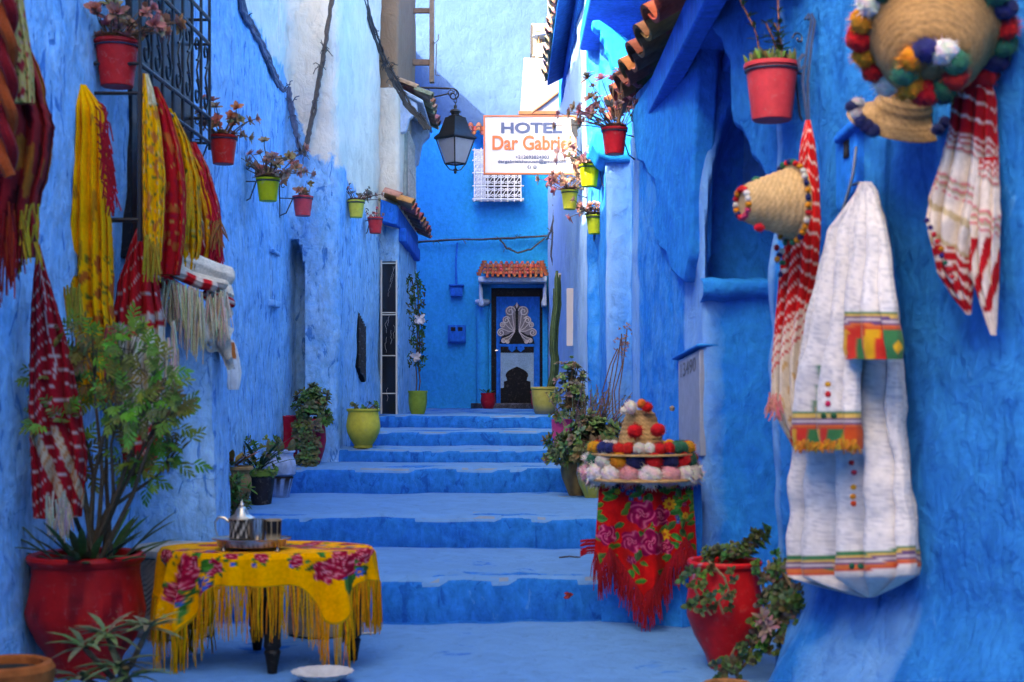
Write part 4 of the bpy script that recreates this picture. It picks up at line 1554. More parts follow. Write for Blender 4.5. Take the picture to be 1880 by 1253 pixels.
# ---- aloe at the bottom left, in a pot just below the frame
t, b, rim, top, k = standing("flower_pot", "low dark pot of spreading thorny aloes in front of the big red pot", 205, 1330, 5.25, 120,
                             [(40, 0), (56, 40), (58, 44), (56, 45)], (.10, .05, .03), 'clay')
al, st = MB(), MB((.13, .09, .06))
rg = random.Random(111)
heads = [(P(155, 1190, 5.15), 15), (P(195, 1165, 5.2), 14), (P(215, 1225, 5.1), 12), (P(150, 1245, 5.1), 12), (P(272, 1155, 5.2), 17), (P(235, 1245, 5.1), 9)]
for hd_, n in heads:
    o = b + Vector((rg.uniform(-.05, .08), 0, top - .02))
    st.tube([o, (o + hd_) / 2 + Vector((.02, -.02, -.01)), hd_], [.012, .011, .010], 6)
    for i in range(n):
        a = i * 2.4 + rg.uniform(-.3, .3)
        d = Vector((math.cos(a), math.sin(a) * .8 - .1, rg.uniform(.1, 1.1)))
        L = rg.uniform(.09, .17)
        cl = tuple(x * rg.uniform(.6, 1.4) for x in (.10, .13, .055))
        al.leaf(hd_, d, (0, 0, 1), L, .024, cl, .0045, .5, mix(cl, (.2, .16, .08), .5))
        for q in range(3):
            p = hd_ + d.normalized() * L * (.25 + .2 * q)
            al.leaf(p, (math.cos(a + 1.5), math.sin(a + 1.5), .2), (0, 0, 1), .012, .005, (.22, .18, .10))
al.build("aloe_leaves", M['leaf'], t)
st.build("stems", M['stem'], t)
# ---- orange pot rim in the corner
t, b, rim, top, k = standing("flower_pot", "smooth orange clay pot cut off by the bottom left corner of the photo", 12, 1352, 4.9, 170,
                             [(50, 0), (70, 40), (84, 100), (86, 124), (80, 134), (72, 137)], (.42, .10, .02), 'clay')
# ---- red pot with trailing succulent on the right
t, b, rim, top, k = standing("flower_pot", "red glazed jar draped with trailing green succulents, right foreground at the wall corner", 1330, 1228, 6.1, 140,
                             [(27, 0), (29, 6), (36, 26), (56, 62), (68, 96), (70, 116), (66, 146), (61, 176), (61, 184), (68, 190), (69, 195), (66, 199)], (.45, .012, .018),
                             seg=60, cfun=lambda a, z: (.30, .25, .34) if n1(a * 12, z * .2, 5) > .58 else (.55, .013, .02))
rg = random.Random(121)
st, lv = MB((.20, .14, .08)), MB()
c0 = b + Vector((0, 0, top - .02))
for i in range(120):
    a = rg.uniform(0, 2 * PI); q = math.sqrt(rg.random())
    x = math.cos(a) * q
    p = c0 + Vector((x * .14 + .05, math.sin(a) * q * .11, .01 + rg.uniform(0, .06) + .09 * sm(-.2, 1, x)))
    lv.rosette(p, (math.cos(a), -.3, .8), 6, .034 * rg.uniform(.7, 1.3), .024, tuple(x_ * rg.uniform(.45, 1.5) for x_ in (.045, .075, .03)), 1., .004, None, rg)


def trail(pts, n, L=.034, col=(.05, .075, .034), wid=.05):
    pts = [Vector(p) for p in pts]
    st.tube(pts, .006, 5)
    for i in range(n):
        s_ = rg.random() * (len(pts) - 1)
        j = min(int(s_), len(pts) - 2)
        p = pts[j] + (pts[j + 1] - pts[j]) * (s_ - j) + Vector((rg.uniform(-wid, wid), rg.uniform(-wid, .01), rg.uniform(-wid, wid)))
        cl = tuple(x * rg.uniform(.45, 1.5) for x in col)
        lv.rosette(p, (rg.uniform(-.6, .6), -.8, .3), 6, L * rg.uniform(.7, 1.3), L * .7, cl, 1., .005, None, rg)


ZF = 5.93
for path, n in (([(1300, 1030, 5.95), (1330, 1060, 5.9), (1338, 1085, 5.88), (1320, 1105, 5.88), (1328, 1128, 5.88)], 7),
                ([(1285, 1045, 5.98), (1272, 1075, 5.93), (1290, 1110, 5.9), (1306, 1130, 5.9)], 20),
                ([(1390, 1030, 5.95), (1400, 1070, 5.9), (1405, 1120, 5.87), (1385, 1170, 5.86), (1372, 1215, 5.85), (1350, 1240, 5.85)], 42),
                ([(1410, 1030, 5.95), (1430, 1080, 5.85), (1440, 1110, 5.82), (1420, 1160, 5.8), (1405, 1200, 5.82)], 70),
                ([(1420, 1025, 5.95), (1450, 1070, 5.8), (1465, 1110, 5.72), (1462, 1140, 5.72)], 34),
                ([(1350, 1190, 5.85), (1335, 1220, 5.85), (1320, 1240, 5.83)], 26)):
    trail([P(*p) for p in path], n)
lv.rosette(P(1408, 1150, 5.75), (0, -1, .3), 18, .07, .02, (.18, .12, .14), 1.2, .003, None, rg)
lv.rosette(P(1400, 1135, 5.75), (0, -1, .6), 14, .06, .018, (.17, .12, .13), 1.2, .003, None, rg)
lv.build("leaves", M['leaf'], t)
st.build("trailing_stems", M['stem'], t)
t, b, rim, top, k = standing("flower_pot", "small terracotta pot under the trailing plant of the right foreground red jar", 1335, 1398, 5.35, 90,
                             [(30, 0), (42, 28), (46, 34), (46, 42), (43, 44)], (.34, .15, .06), 'clay')
# ---------------------------------------------------------------- painted motifs on cloth
def rose(x, y, cx, cy, r, cols):
    dx, dy = (x - cx) / r, (y - cy) / r
    d = math.hypot(dx, dy)
    if d > 1.15:
        return None
    a = math.atan2(dy, dx)
    if d > 1.0 + .13 * math.cos(5 * a + cx):
        return None
    k = .5 + .5 * math.sin(9 * d + 2.5 * math.sin(2.5 * a + d * 4 + cy))
    if d < .22:
        return cols[2] if k > .4 else cols[0]
    return mix(cols[0], cols[1], k) if k < .82 else mix(cols[1], cols[2], (k - .82) / .18)


def leafm(x, y, cx, cy, ang, L, w, c):
    dx, dy = x - cx, y - cy
    if abs(dx) > L or abs(dy) > L:
        return None
    u = (dx * math.cos(ang) + dy * math.sin(ang)) / (L * .5)
    v = (-dx * math.sin(ang) + dy * math.cos(ang)) / (w * .5)
    if abs(u) >= 1 or abs(v) > (1 - u * u) * (1.1 - .35 * u):
        return None
    return tuple(q * (.6 if abs(v) < .12 else (1.0 + .25 * math.copysign(1, v))) for q in c)


def daisy(x, y, cx, cy, r, c, cc):
    dx, dy = (x - cx) / r, (y - cy) / r
    d = math.hypot(dx, dy)
    if d > 1:
        return None
    if d < .3:
        return cc
    return c if d < .55 + .45 * abs(math.cos(4 * math.atan2(dy, dx))) else None


def paint(motifs, x, y, base):
    for m in motifs:
        c = m[0](x, y, *m[1:])
        if c:
            return c
    return base


ROSE = ((.26, .004, .02), (.58, .012, .055), (.75, .22, .25))
MAG = ((.20, .003, .05), (.40, .010, .11), (.58, .12, .22))
GRN = (.045, .16, .025)
BLU = (.02, .05, .24)


def bouquet(cx, cy, s, rg, cols=ROSE, base_leaf=GRN):
    out = []
    for i in range(3):
        out.append((rose, cx + rg.uniform(-.7, .7) * s, cy + rg.uniform(-.5, .6) * s, s * rg.uniform(.5, .8), cols))
    out.append((daisy, cx + rg.uniform(-1, 1) * s, cy + rg.uniform(.6, 1.3) * s, s * .42, (.03, .09, .36), (.6, .2, .03)))
    out.append((daisy, cx + rg.uniform(-1.3, 1.3) * s, cy - rg.uniform(.4, 1) * s, s * .4, (.70, .30, .02), (.4, .05, .02)))
    for i in range(9):
        a = rg.uniform(0, 2 * PI)
        out.append((leafm, cx + math.cos(a) * s * 1.15, cy + math.sin(a) * s * 1.05, a + rg.uniform(-.4, .4), s * rg.uniform(.7, 1.1), s * .4, tuple(q * rg.uniform(.6, 1.3) for q in base_leaf)))
    return out


# ---------------------------------------------------------------- hanging cloth
def fringe(mb, pts, L, r, c, rg, jit=.15, bend=.02, knots=False):
    for p in pts:
        ll = L * rg.uniform(1 - jit, 1 + jit)
        d = Vector((rg.uniform(-bend, bend), rg.uniform(-bend, bend) * .5, 0))
        cl = tuple(q * rg.uniform(.7, 1.2) for q in c)
        p = Vector(p)
        mb.tube([p, p + d * .6 + Vector((0, 0, -ll * .5)), p + d + Vector((rg.uniform(-.006, .006), 0, -ll))], [r, r * .9, r * .5], 4, cl)


def drape(rows, Y, yaw, depth, nf, amp, cfun, seed, step=5, N=110, twist=1.0, plane=None, wav=1.0):
    """closed, pleated bundle of cloth; rows = (py, left px, right px) silhouette at depth Y; yaw turns its broad side"""
    mb = MB()
    y0, y1 = rows[0][0], rows[-1][0]
    n = max(8, int((y1 - y0) / step))
    ca, sa = math.cos(yaw), -math.sin(yaw)
    R_, C_ = [], []
    for i in range(n + 1):
        py = y0 + (y1 - y0) * i / n
        l, r = lerp_rows(rows, py)
        if plane:
            pl, pr = plane(l, py), plane(r, py)
            c = (pl + pr) / 2
            ex = (pr - pl) / 2
            a = ex.length
            ex = ex.normalized()
            ey = Vector((-ex.y, ex.x, 0))
        else:
            c = P((l + r) / 2, py, Y)
            a = (r - l) / 2 * Y / F
            ex, ey = Vector((ca, sa, 0)), Vector((-sa, ca, 0))
        b = a * depth
        a *= 1 + wav * (.05 * n1(py * .03, seed * 3.1) + .03 * n1(py * .09, seed))
        row, rc = [], []
        for k in range(N):
            th = 2 * PI * k / N
            ct, st_ = math.cos(th), math.sin(th)
            ph = 2 * nf * th + 1.6 * twist * n1(py * .006, seed) + 1.3 * n1(th * .8, py * .004, seed + 3)
            w = abs(math.sin(ph * .5)) ** .8
            amp_ = amp * 1.7 * (1 + .4 * n1(th * 1.3, py * .008, seed + 7))
            f = 1 + amp_ * (w * 2 - 1) * (1 - .75 * ct ** 4) + amp * .35 * n1(th * 3, py * .02, seed)
            x = math.copysign(abs(ct) ** .85, ct)
            pl_ = a * amp * 1.5 * (w - .5) * (1 - ct ** 6) * (1 if st_ > 0 else -1) * sm(y0 - 5, y0 + 70, py)
            row.append(c + ex * (a * x + pl_ * .35) + ey * (b * st_ * (1 + .25 * (f - 1)) + pl_ + a * .06 * n1(py * .012, seed + 9) + a * .12 * wav * n1(th * 1.1, py * .02, seed + 4)))
            rc.append(cfun(x, py, l + (r - l) * (x + 1) / 2, f, th))
        R_.append(row); C_.append(rc)
    mb.grid(R_, True, C_, None, True)
    mb.last = R_[-1]
    return mb


def cloth_thing(name, label, cat, group=None, loc=None):
    return thing(name, label, cat, loc, group)


def stripes(py, table, base):
    for a, b, c in table:
        if a <= py < b:
            return c
    return base


CREAM, DRED, BRED, YELO, ORAN = (.68, .62, .52), (.36, .008, .016), (.58, .014, .022), (.92, .38, .004), (.55, .12, .012)


def printed(base, motif_cols, sc, seed):
    """dense printed scarf: base with blotches of flowers"""
    def f(x, py, px, fo, th):
        u, v = th * 40 * sc, py * sc * .9
        a = n1(u * .05, v * .05, seed); b = n1(u * .11 + 7, v * .11, seed + 5)
        if a > .28:
            return motif_cols[0]
        if b > .33:
            return motif_cols[1]
        if b < -.42:
            return motif_cols[2]
        return mix(base, tuple(q * .8 for q in base), .5 + n1(u * .3, v * .3, seed) * .5)
    return f


RGN = random.Random(500)
G_SC = "scarves and cloths hung for sale on the left wall"
# -- far left: dark red scarves with orange twist
t = thing("scarf", "dark red and orange fringed scarf bundle with twisted cord, cut off at the left", "scarf", P(35, 540, 5.45), G_SC)
mb = drape([(-60, -70, 30), (60, -75, 48), (150, -80, 78), (230, -75, 96), (300, -70, 90), (380, -66, 70), (470, -60, 66)], 5.45, -.5, .55, 7, .22,
           lambda x, py, px, f, th: (lambda a: (.10, .003, .008) if a < -.15 else ((.30, .012, .015) if a < .18 else (.42, .10, .012)))(n1(th * 3, py * .012, 2)), 1)
mb.build("cloth", M['cloth'], t)
m2 = drape([(-20, -6, 40), (60, 8, 52), (140, 15, 62), (190, 22, 62)], 5.30, -.3, .5, 5, .16, printed((.50, .36, .12), ((.32, .02, .03), (.06, .12, .03), (.45, .25, .20)), 1.2, 4), 2)
m2.build("printed_scarf", M['cloth'], t)
tw = MB()
for q in range(2):
    pts = [P(14 + 9 * math.sin(y * .05 + q * PI), y, 5.2 - .03 * math.cos(y * .05 + q * PI)) for y in range(-20, 330, 8)]
    tw.tube(pts, .022, 8, (.36, .055, .012) if q else (.22, .008, .012))
tw.build("twisted_cord", M['knit'], t)
fr = MB()
for x0, L, c in ((8, .17, (.25, .008, .012)), (30, .14, (.20, .006, .01)), (48, .10, (.45, .30, .02)), (62, .08, (.35, .22, .02)), (-10, .28, (.26, .01, .012)), (18, .22, (.35, .03, .01))):
    for q in range(14):
        fringe(fr, [P(x0 + RGN.uniform(-9, 9), 400 + RGN.uniform(-30, 60), 5.35 + RGN.uniform(-.05, .05))], L, .005, c, RGN)
fr.build("fringe", M['knit'], t)
# -- yellow and orange scarf
t = thing("scarf", "long yellow silk scarf with red-orange left edge and floral hem", "scarf", P(160, 690, 6.55), G_SC)


def yel(x, py, px, f, th):
    if px < 128 + 12 * n1(py * .01) and py < 560:
        return (.50, .075, .015) if n1(px * .15, py * .04) > -.1 else (.56, .28, .02)
    if py > 470:
        a = n1(px * .07, py * .05, 3)
        if a > .22:
            return (.50, .10, .015)
        if abs(n1(px * .05, py * .04, 8)) < .035:
            return (.14, .15, .02)
    if n1(px * .09, py * .02, 6) > .42:
        return (.50, .20, .012)
    return mix((.92, .38, .003), (.95, .46, .006), .5 + n1(px * .06, py * .01) * .8)


mb = drape([(156, 143, 158), (175, 136, 172), (200, 130, 190), (260, 128, 196), (350, 121, 200), (450, 113, 206), (560, 113, 208), (640, 120, 214), (740, 150, 214)], 6.55, -.35, .5, 8, .26, yel, 5)
mb.build("cloth", M['cloth'], t)
fr = MB((.30, .008, .02))
for q in range(70):
    y = RGN.uniform(185, 360)
    p = P(176 + (y - 185) * .10 + RGN.uniform(-6, 14), y, 6.42)
    fr.tube([p, p + Vector((.02, 0, -.02)), p + Vector((RGN.uniform(.0, .05), 0, -.10))], .0035, 4, (RGN.uniform(.25, .45), .008, .02))
fr.build("red_fringe", M['knit'], t)
fr = MB()
fringe(fr, [P(RGN.uniform(112, 150), RGN.uniform(520, 560), 6.38) for _ in range(40)], .13, .005, (.42, .28, .03), RGN)
fr.build("fringe", M['knit'], t)
fr = MB()
fringe(fr, [P(RGN.uniform(196, 214), RGN.uniform(590, 660), 6.38) for _ in range(30)], .12, .005, (.50, .05, .06), RGN)
fr.build("fringe", M['knit'], t)


# -- dark red striped cloth, left
def striped(base, line, period, lines, slope, skew=0.):
    def f(x, py, px, fo, th):
        s_ = (py + slope * abs(x) * 60 + skew * x * 40 + 10 * n1(th * 2, py * .01)) % period
        for a, b in lines:
            if a <= s_ < b:
                return line
        return tuple(q * (.85 + .3 * (fo - .8)) for q in base)
    return f


t = thing("striped_cloth", "dark red cloth with thin white stripes hanging to a point-topped fold behind the bush", "cloth", P(105, 940, 5.85), G_SC)
sf = striped(DRED, (.50, .36, .34), 27, ((0, 3.2),), -.35, .3)


def c3(x, py, px, f, th):
    if abs(x - .12 * math.sin(py * .05) - .05) < .035 and py < 700 and math.sin(th) < 0:
        return (.50, .38, .36)
    if py > 780 and n1(px * .03 - py * .012, 2) > .12:
        return (.50, .36, .24) if (px + py * .5) % 14 > 4 else (.45, .16, .05)
    return sf(x, py, px, f, th)


mb = drape([(449, 67, 73), (500, 63, 86), (560, 58, 104), (640, 56, 126), (740, 55, 146), (840, 58, 160), (950, 62, 150)], 5.85, -.45, .5, 5, .2, c3, 8)
mb.build("cloth", M['cloth'], t)
fr = MB((.50, .42, .36))
fringe(fr, [P(RGN.uniform(85, 128), RGN.uniform(900, 950), 5.75) for _ in range(40)], .10, .005, (.45, .36, .30), RGN)
fr.build("fringe", M['knit'], t)

# -- scarves on the grille
G_GR = "bright scarves tied along the window grille"
t = thing("scarf", "narrow bright yellow scarf with a glittering top tied to the near end of the grille", "scarf", P(276, 520, 6.75), G_SC)
pf = printed((.92, .42, .005), ((.52, .16, .03), (.12, .16, .03), (.55, .36, .16)), 1.0, 12)
mb = drape([(136, 262, 272), (165, 261, 282), (240, 260, 296), (330, 261, 304), (420, 262, 300), (480, 266, 296)], 6.72, -.4, .7, 4, .2,
           lambda x, py, px, f, th: ((.75, .66, .45) if (int(py / 3) + int(th * 12)) % 2 else (.4, .28, .1)) if py < 195 and x > -.2 else pf(x, py, px, f, th), 12)
mb.build("cloth", M['cloth'], t)
fr = MB()
fringe(fr, [P(RGN.uniform(266, 290), RGN.uniform(430, 475), 6.62 + RGN.uniform(-.03, .03)) for _ in range(50)], .13, .004, (.42, .30, .03), RGN)
fr.build("fringe", M['knit'], t)
t = thing("scarf", "scarlet scarf with orange sprigs hanging second along the window grille", "scarf", P(305, 500, 7.0), G_SC)
pf2 = printed((.60, .010, .016), ((.52, .10, .02), (.42, .01, .03), (.55, .22, .05)), 1.0, 14)
mb = drape([(160, 276, 290), (200, 280, 310), (270, 285, 332), (350, 286, 342), (430, 284, 340), (505, 284, 330)], 7.0, -.4, .7, 5, .25, pf2, 14)
mb.build("cloth", M['cloth'], t)
t = thing("scarf", "yellow fringed scarf with green print, third along the window grille", "scarf", P(335, 490, 7.3), G_SC)
mb = drape([(200, 300, 318), (260, 304, 348), (330, 306, 366), (400, 308, 370), (450, 316, 370), (496, 328, 360)], 7.28, -.4, .6, 6, .28, printed((.92, .40, .004), ((.55, .22, .03), (.10, .15, .03), (.60, .40, .10)), 1.1, 16), 16)
mb.build("cloth", M['cloth'], t)
fr = MB()
fringe(fr, [P(RGN.uniform(296, 316), RGN.uniform(250, 360), 7.05) for _ in range(70)], .16, .0042, (.58, .34, .015), RGN)
fringe(fr, [P(RGN.uniform(325, 352), RGN.uniform(310, 390), 7.08) for _ in range(70)], .16, .0042, (.58, .36, .02), RGN)
fr.build("fringe", M['knit'], t)
t = thing("scarf", "red scarf bundle with cream netting and crimson tassels at the far end of the grille", "scarf", P(378, 480, 7.7), G_SC)
mb = drape([(262, 338, 360), (310, 342, 384), (370, 346, 402), (430, 350, 410), (482, 358, 406)], 7.7, -.4, .6, 6, .28, printed((.58, .012, .02), ((.42, .02, .05), (.50, .36, .22), (.52, .12, .04)), 1.4, 18), 18)
mb.build("cloth", M['cloth'], t)
fr = MB()
fringe(fr, [P(372 + i * .55 + RGN.uniform(-3, 3), 330 + i * 1.6 + RGN.uniform(-25, 25), 7.52) for i in range(60)], .20, .005, (.46, .012, .04), RGN, .3, .05)
fringe(fr, [P(RGN.uniform(388, 406), RGN.uniform(400, 440), 7.5) for i in range(30)], .09, .005, (.35, .12, .05), RGN, .3, .05)
fringe(fr, [P(RGN.uniform(360, 372), RGN.uniform(380, 430), 7.5) for i in range(26)], .08, .006, (.55, .42, .36), RGN, .3, .05)
fr.build("tassels", M['knit'], t)

t = thing("scarf", "broad orange and yellow printed shawl behind the other scarves on the grille", "scarf", P(330, 480, 7.4), G_SC)
mb = drape([(185, 278, 300), (240, 276, 338), (310, 275, 372), (400, 274, 396), (450, 282, 398), (486, 300, 385)], 7.5, -.4, .35, 9, .25, printed((.80, .26, .006), ((.62, .02, .03), (.92, .46, .01), (.30, .16, .02)), 1.3, 27), 27)
mb.build("cloth", M['cloth'], t)
# -- red and cream hammam cloth
t = thing("striped_cloth", "red striped cloth with a cream woven hem, hanging below the grille scarves", "cloth", P(255, 860, 6.9), G_SC)
sf5 = striped(BRED, (.56, .42, .40), 34, ((0, 2.6),), -.2, .55)


def c5(x, py, px, f, th):
    q = py + 16 * x * (1 if math.sin(th) < 0 else -1) + 9 * n1(th * 2.5, 3)
    if q < 585:
        return sf5(x, py, px, f, th)
    if q < 600:
        return (.58, .46, .42)
    if q < 612:
        return BRED
    if q < 790:
        return mix((.56, .50, .42), (.34, .29, .24), .5 + .5 * math.sin(py * 1.1) * math.sin(px * .9)) if q > 660 else CREAM
    return BRED if (q % 26) > 5 else CREAM


mb = drape([(420, 250, 259), (460, 236, 270), (520, 218, 290), (580, 208, 300), (640, 208, 305), (720, 210, 306), (780, 216, 304), (850, 228, 286), (868, 238, 270)], 6.9, -.4, .55, 6, .26, c5, 21)
mb.build("cloth", M['cloth'], t)
fr = MB()
for x, y, L in ((308, 620, .22), (320, 640, .26), (318, 590, .15), (230, 700, .2)):
    fringe(fr, [P(x + RGN.uniform(-2, 2), y, 6.75) for _ in range(5)], L, .0045, (.52, .46, .38), RGN, .1, .02)
fr.build("tassels", M['knit'], t)

# -- blanket stack on the buttress
t = thing("blanket_stack", "folded cream wool blankets and red woven throw heaped on the wall ledge", "blankets", P(360, 590, 7.5))


def roll(mb, pts, r, c, seed, flat=1., cf=None):
    pts = [Vector(p) for p in pts]
    fine = []
    for a, b in zip(pts, pts[1:]):
        for i in range(8):
            fine.append(a + (b - a) * i / 8)
    fine.append(pts[-1])
    rows, cc = [], []
    for i, p in enumerate(fine):
        tng = (fine[min(i + 1, len(fine) - 1)] - fine[max(i - 1, 0)]).normalized()
        s1 = tng.cross(Vector((0, 0, 1))).normalized(); s2 = s1.cross(tng)
        e = min(1, min(i, len(fine) - 1 - i) / 3 + .5)
        row, rc = [], []
        for k in range(30):
            a = 2 * PI * k / 30
            q = r * e * (1 + .13 * n1(math.cos(a) * 2 + i * .12, math.sin(a) * 2, seed) + .05 * math.sin(a * 7 + i * .1))
            row.append(p + s1 * (q * math.cos(a)) + s2 * (q * flat * math.sin(a)))
            rc.append(cf(i, a) if cf else tuple(x * (1 + .06 * math.sin(a * 9)) for x in c))
        rows.append(row); cc.append(rc)
    mb.grid(rows, True, cc, None, True)


wl_ = (.74, .68, .60)
b1 = MB()
roll(b1, [P(300, 462, 7.25), P(340, 482, 7.3), P(385, 500, 7.4), P(424, 512, 7.5)], .072, wl_, 1, .8)
roll(b1, [P(296, 478, 7.2), P(350, 508, 7.25), P(392, 520, 7.3), P(414, 524, 7.35)], .048, (.68, .60, .50), 2, .6)
roll(b1, [P(405, 515, 7.45), P(414, 545, 7.4), P(410, 560, 7.4), P(414, 585, 7.42)], .045, wl_, 3, .9)
b1.build("cream_blanket", M['knit'], t)
b2 = MB()
redw = lambda i, a: BRED if (i // 2 + int(a * 2)) % 5 else (.60, .50, .46)
roll(b2, [P(290, 486, 7.15), P(330, 505, 7.15), P(365, 520, 7.2), P(398, 528, 7.25)], .05, BRED, 4, .55, lambda i, a: BRED if (i % 7) > 2 else (.6, .52, .46))
roll(b2, [P(292, 512, 7.12), P(330, 540, 7.12), P(348, 560, 7.15)], .055, BRED, 5, .8, redw)
roll(b2, [P(372, 540, 7.3), P(400, 548, 7.3), P(428, 560, 7.4)], .035, DRED, 6, .8, lambda i, a: DRED if int(a * 3) % 3 else (.5, .42, .4))
b2.build("red_throw", M['cloth'], t)
b3 = MB()
rows, cc = [], []
for i in range(30):                                  # the rumpled lower blanket lying over the ledge
    v = i / 29
    row, rc = [], []
    for k in range(50):
        u = k / 49
        p = P(300 + 130 * u, 545 + 25 * u, 7.2 + .2 * u) + Vector((0, .0, -.20 * v * (.6 + .5 * u) - .10 * u * u))
        p.y -= .09 * math.sin(PI * min(1, v * 1.2)) - .03 * math.sin(u * 22 + 3 * v) * v - .05 * n1(u * 6, v * 3, 4)
        p.z += .035 * n1(u * 5, v * 4, 1) + .02 * math.sin(u * 26) * v
        row.append(p); rc.append(tuple(q * (.95 + .1 * n1(u * 9, v * 9)) for q in wl_))
    rows.append(row); cc.append(rc)
back = [[p + Vector((-.02, .10, .01)) for p in r] for r in rows[::-1]]
b3.grid(rows + back, False, cc + cc[::-1])
b3.build("rumpled_blanket", M['knit'], t)
fr = MB()
for i in range(120):                                 # knotted cream fringe
    x = RGN.uniform(298, 372)
    fringe(fr, [P(x, 515 + (x - 298) * .35 + RGN.uniform(-8, 8), 7.05 + RGN.uniform(-.03, .03))], .26 if x > 330 else .17, .0042, (.58, .50, .36), RGN, .3, .03)
for i in range(60):
    x = RGN.uniform(378, 418)
    fringe(fr, [P(x, 540 + RGN.uniform(-8, 8), 7.25 + RGN.uniform(-.03, .03))], .20, .0045, (.60, .53, .44), RGN, .25, .03)
for x, y, L in ((322, 625, .14), (327, 640, .17), (312, 665, .13)):
    fringe(fr, [P(x + RGN.uniform(-1.5, 1.5), y, 7.1) for _ in range(5)], L, .004, (.58, .52, .42), RGN, .1, .012)
    fr.pom(P(x, y + L * F / 7.1 * .95, 7.1), .016, (.60, .52, .44))
fr.build("fringe", M['knit'], t)
# -- white bag on the wall
t = thing("bag", "small white plastic bag with an orange patch hanging below the blankets", "bag", P(428, 715, 7.85))
bg = drape([(624, 417, 428), (636, 415, 434), (660, 415, 441), (685, 415, 444), (705, 415, 442), (716, 418, 439)], 7.95, -.5, .25, 3, .10,
           lambda x, py, px, f, th: (.62, .16, .03) if 422 < px - (py - 630) * .12 < 430 and 628 < py < 660 else ((.25, .25, .27) if 676 < py < 681 and 424 < px < 432 and int(px * 2) % 2 else (.82, .79, .79)), 44, 3, 60)
bg.build("bag_body", M['plastic'], t)

# ---------------------------------------------------------------- right wall: hats, cloths, robe
G_R = "cloths and clothes hung on the right wall"
hk = MB((.02, .04, .10))
t = thing("striped_cloth", "bright red cloth with white stripes and cream hem hanging behind the small straw hat", "cloth", P(1450, 820, 5.5), G_R)
sf7 = striped((.60, .014, .018), (.70, .56, .54), 26, ((0, 4.5),), -.5, .35)


def c7(x, py, px, f, th):
    q = py + 40 * x * (1 if math.sin(th) < 0 else -1)
    if q < 590:
        return sf7(x, py, px, f, th)
    if q < 650:
        return (.66, .58, .54) if (q % 20) > 6 else (.5, .03, .04)
    if q < 780:
        return (.60, .54, .48) if n1(px * .2, py * .05) < .3 else (.50, .33, .16)
    return (.5, .02, .03) if (q % 18) > 5 else (.62, .55, .5)


mb = drape([(221, 1479, 1488), (260, 1470, 1496), (330, 1462, 1504), (420, 1446, 1507), (500, 1432, 1502), (580, 1424, 1488), (660, 1418, 1478), (730, 1416, 1478), (780, 1432, 1480), (822, 1456, 1478)], 5.45, .35, .5, 6, .24, c7, 51)
mb.build("cloth", M['cloth'], t)
fr = MB()
fringe(fr, [P(RGN.uniform(1412, 1432), RGN.uniform(720, 750), 5.38) for _ in range(30)], .05, .004, (.55, .2, .2), RGN)
fr.build("fringe", M['knit'], t)
wi = MB((.03, .05, .12))
for dx in (0, 6):
    wi.tube([P(1483 + dx * .3, 222, 5.5), P(1478 + dx, 190, 5.52), P(1474 + dx * 1.5, 150, 5.55), P(1483 + dx * 1.2, 80, 5.62), P(1490 + dx, 40, 5.66), P(1484 + dx, 26, 5.68), P(1478 + dx, 36, 5.66)], .006, 5)
wi.tube([P(1475, 100, 5.6), P(1466, 112, 5.6), P(1468, 128, 5.6), P(1480, 120, 5.6)], .008, 5)
tag(wi.build("wire_hook", M['iron']), "looped dark wire hook on the right wall holding up the striped cloth", "hook")


def woven(t, ctr, axis, prof, name="crown", c=(.42, .26, .12), seg=64, squash=1.0):
    """straw crown: coiled plait"""
    ax = Vector(axis).normalized()
    e = ax.cross(Vector((0, 0, 1))).normalized()
    g = e.cross(ax)
    mb = MB(c)
    fine = []
    for (r0, z0), (r1, z1) in zip(prof, prof[1:]):
        L = math.hypot(r1 - r0, z1 - z0)
        n = max(2, int(L / .006))
        for i in range(n):
            fine.append((r0 + (r1 - r0) * i / n, z0 + (z1 - z0) * i / n, len(fine)))
    fine.append((*prof[-1], len(fine)))
    pr = [(r + .0022 * math.sin(i * 1.57), z) for r, z, i in fine]
    rgs = random.Random(int(ctr[0] * 1000))
    mb.lathe(pr, ctr, seg, None, (e, g * squash, ax), .015, lambda a, z: tuple(q * (.78 + .3 * abs(math.sin(a * 22 + z * 160)) + .12 * n1(a * 4, z * 30)) for q in c))
    return mb.build(name, M['straw'], t), (e, g, ax)


POMC = [(.50, .015, .02), (.62, .58, .56), (.02, .025, .11), (.58, .22, .02), (.02, .13, .09)]
# small straw hat lying sideways, crown to the left
ctr = P(1452, 372, 5.25)
t = thing("straw_hat", "small plaited straw hat hung side-on, crown to the left, with a coloured pompom band", "hat", ctr, "straw hats with pompoms")
ax = Vector((-1, -.28, -.05))
k = 5.25 / F
woven(t, ctr, ax, [(75 * k, -4 * k), (68 * k, 0), (62 * k, 4 * k), (58 * k, 20 * k), (50 * k, 45 * k), (42 * k, 70 * k), (34 * k, 90 * k), (28 * k, 95 * k), (0, 96 * k)], c=(.50, .33, .16))
pm = MB()
fr_ = (ax.cross(Vector((0, 0, 1))).normalized(), None, ax.normalized())
e = fr_[0]; g = e.cross(fr_[2])
for i in range(34):
    a = 2 * PI * i / 34
    c = ctr + (e * math.cos(a) + g * math.sin(a)) * 74 * k + ax.normalized() * RGN.uniform(-.002, .008)
    pm.pom(c, 6.0 * k, RGN.choice(POMC))
for i in range(15):
    a = 2 * PI * i / 15
    c = ctr + (e * math.cos(a) + g * math.sin(a)) * 26 * k + ax.normalized() * 97 * k
    pm.pom(c, 6.5 * k, RGN.choice(POMC + [(.6, .06, .15)]))
for i in range(8):
    pm.pom(P(1432 + RGN.uniform(-8, 10), 455 + i * 7, 5.35), 6 * k, POMC[i % 5])
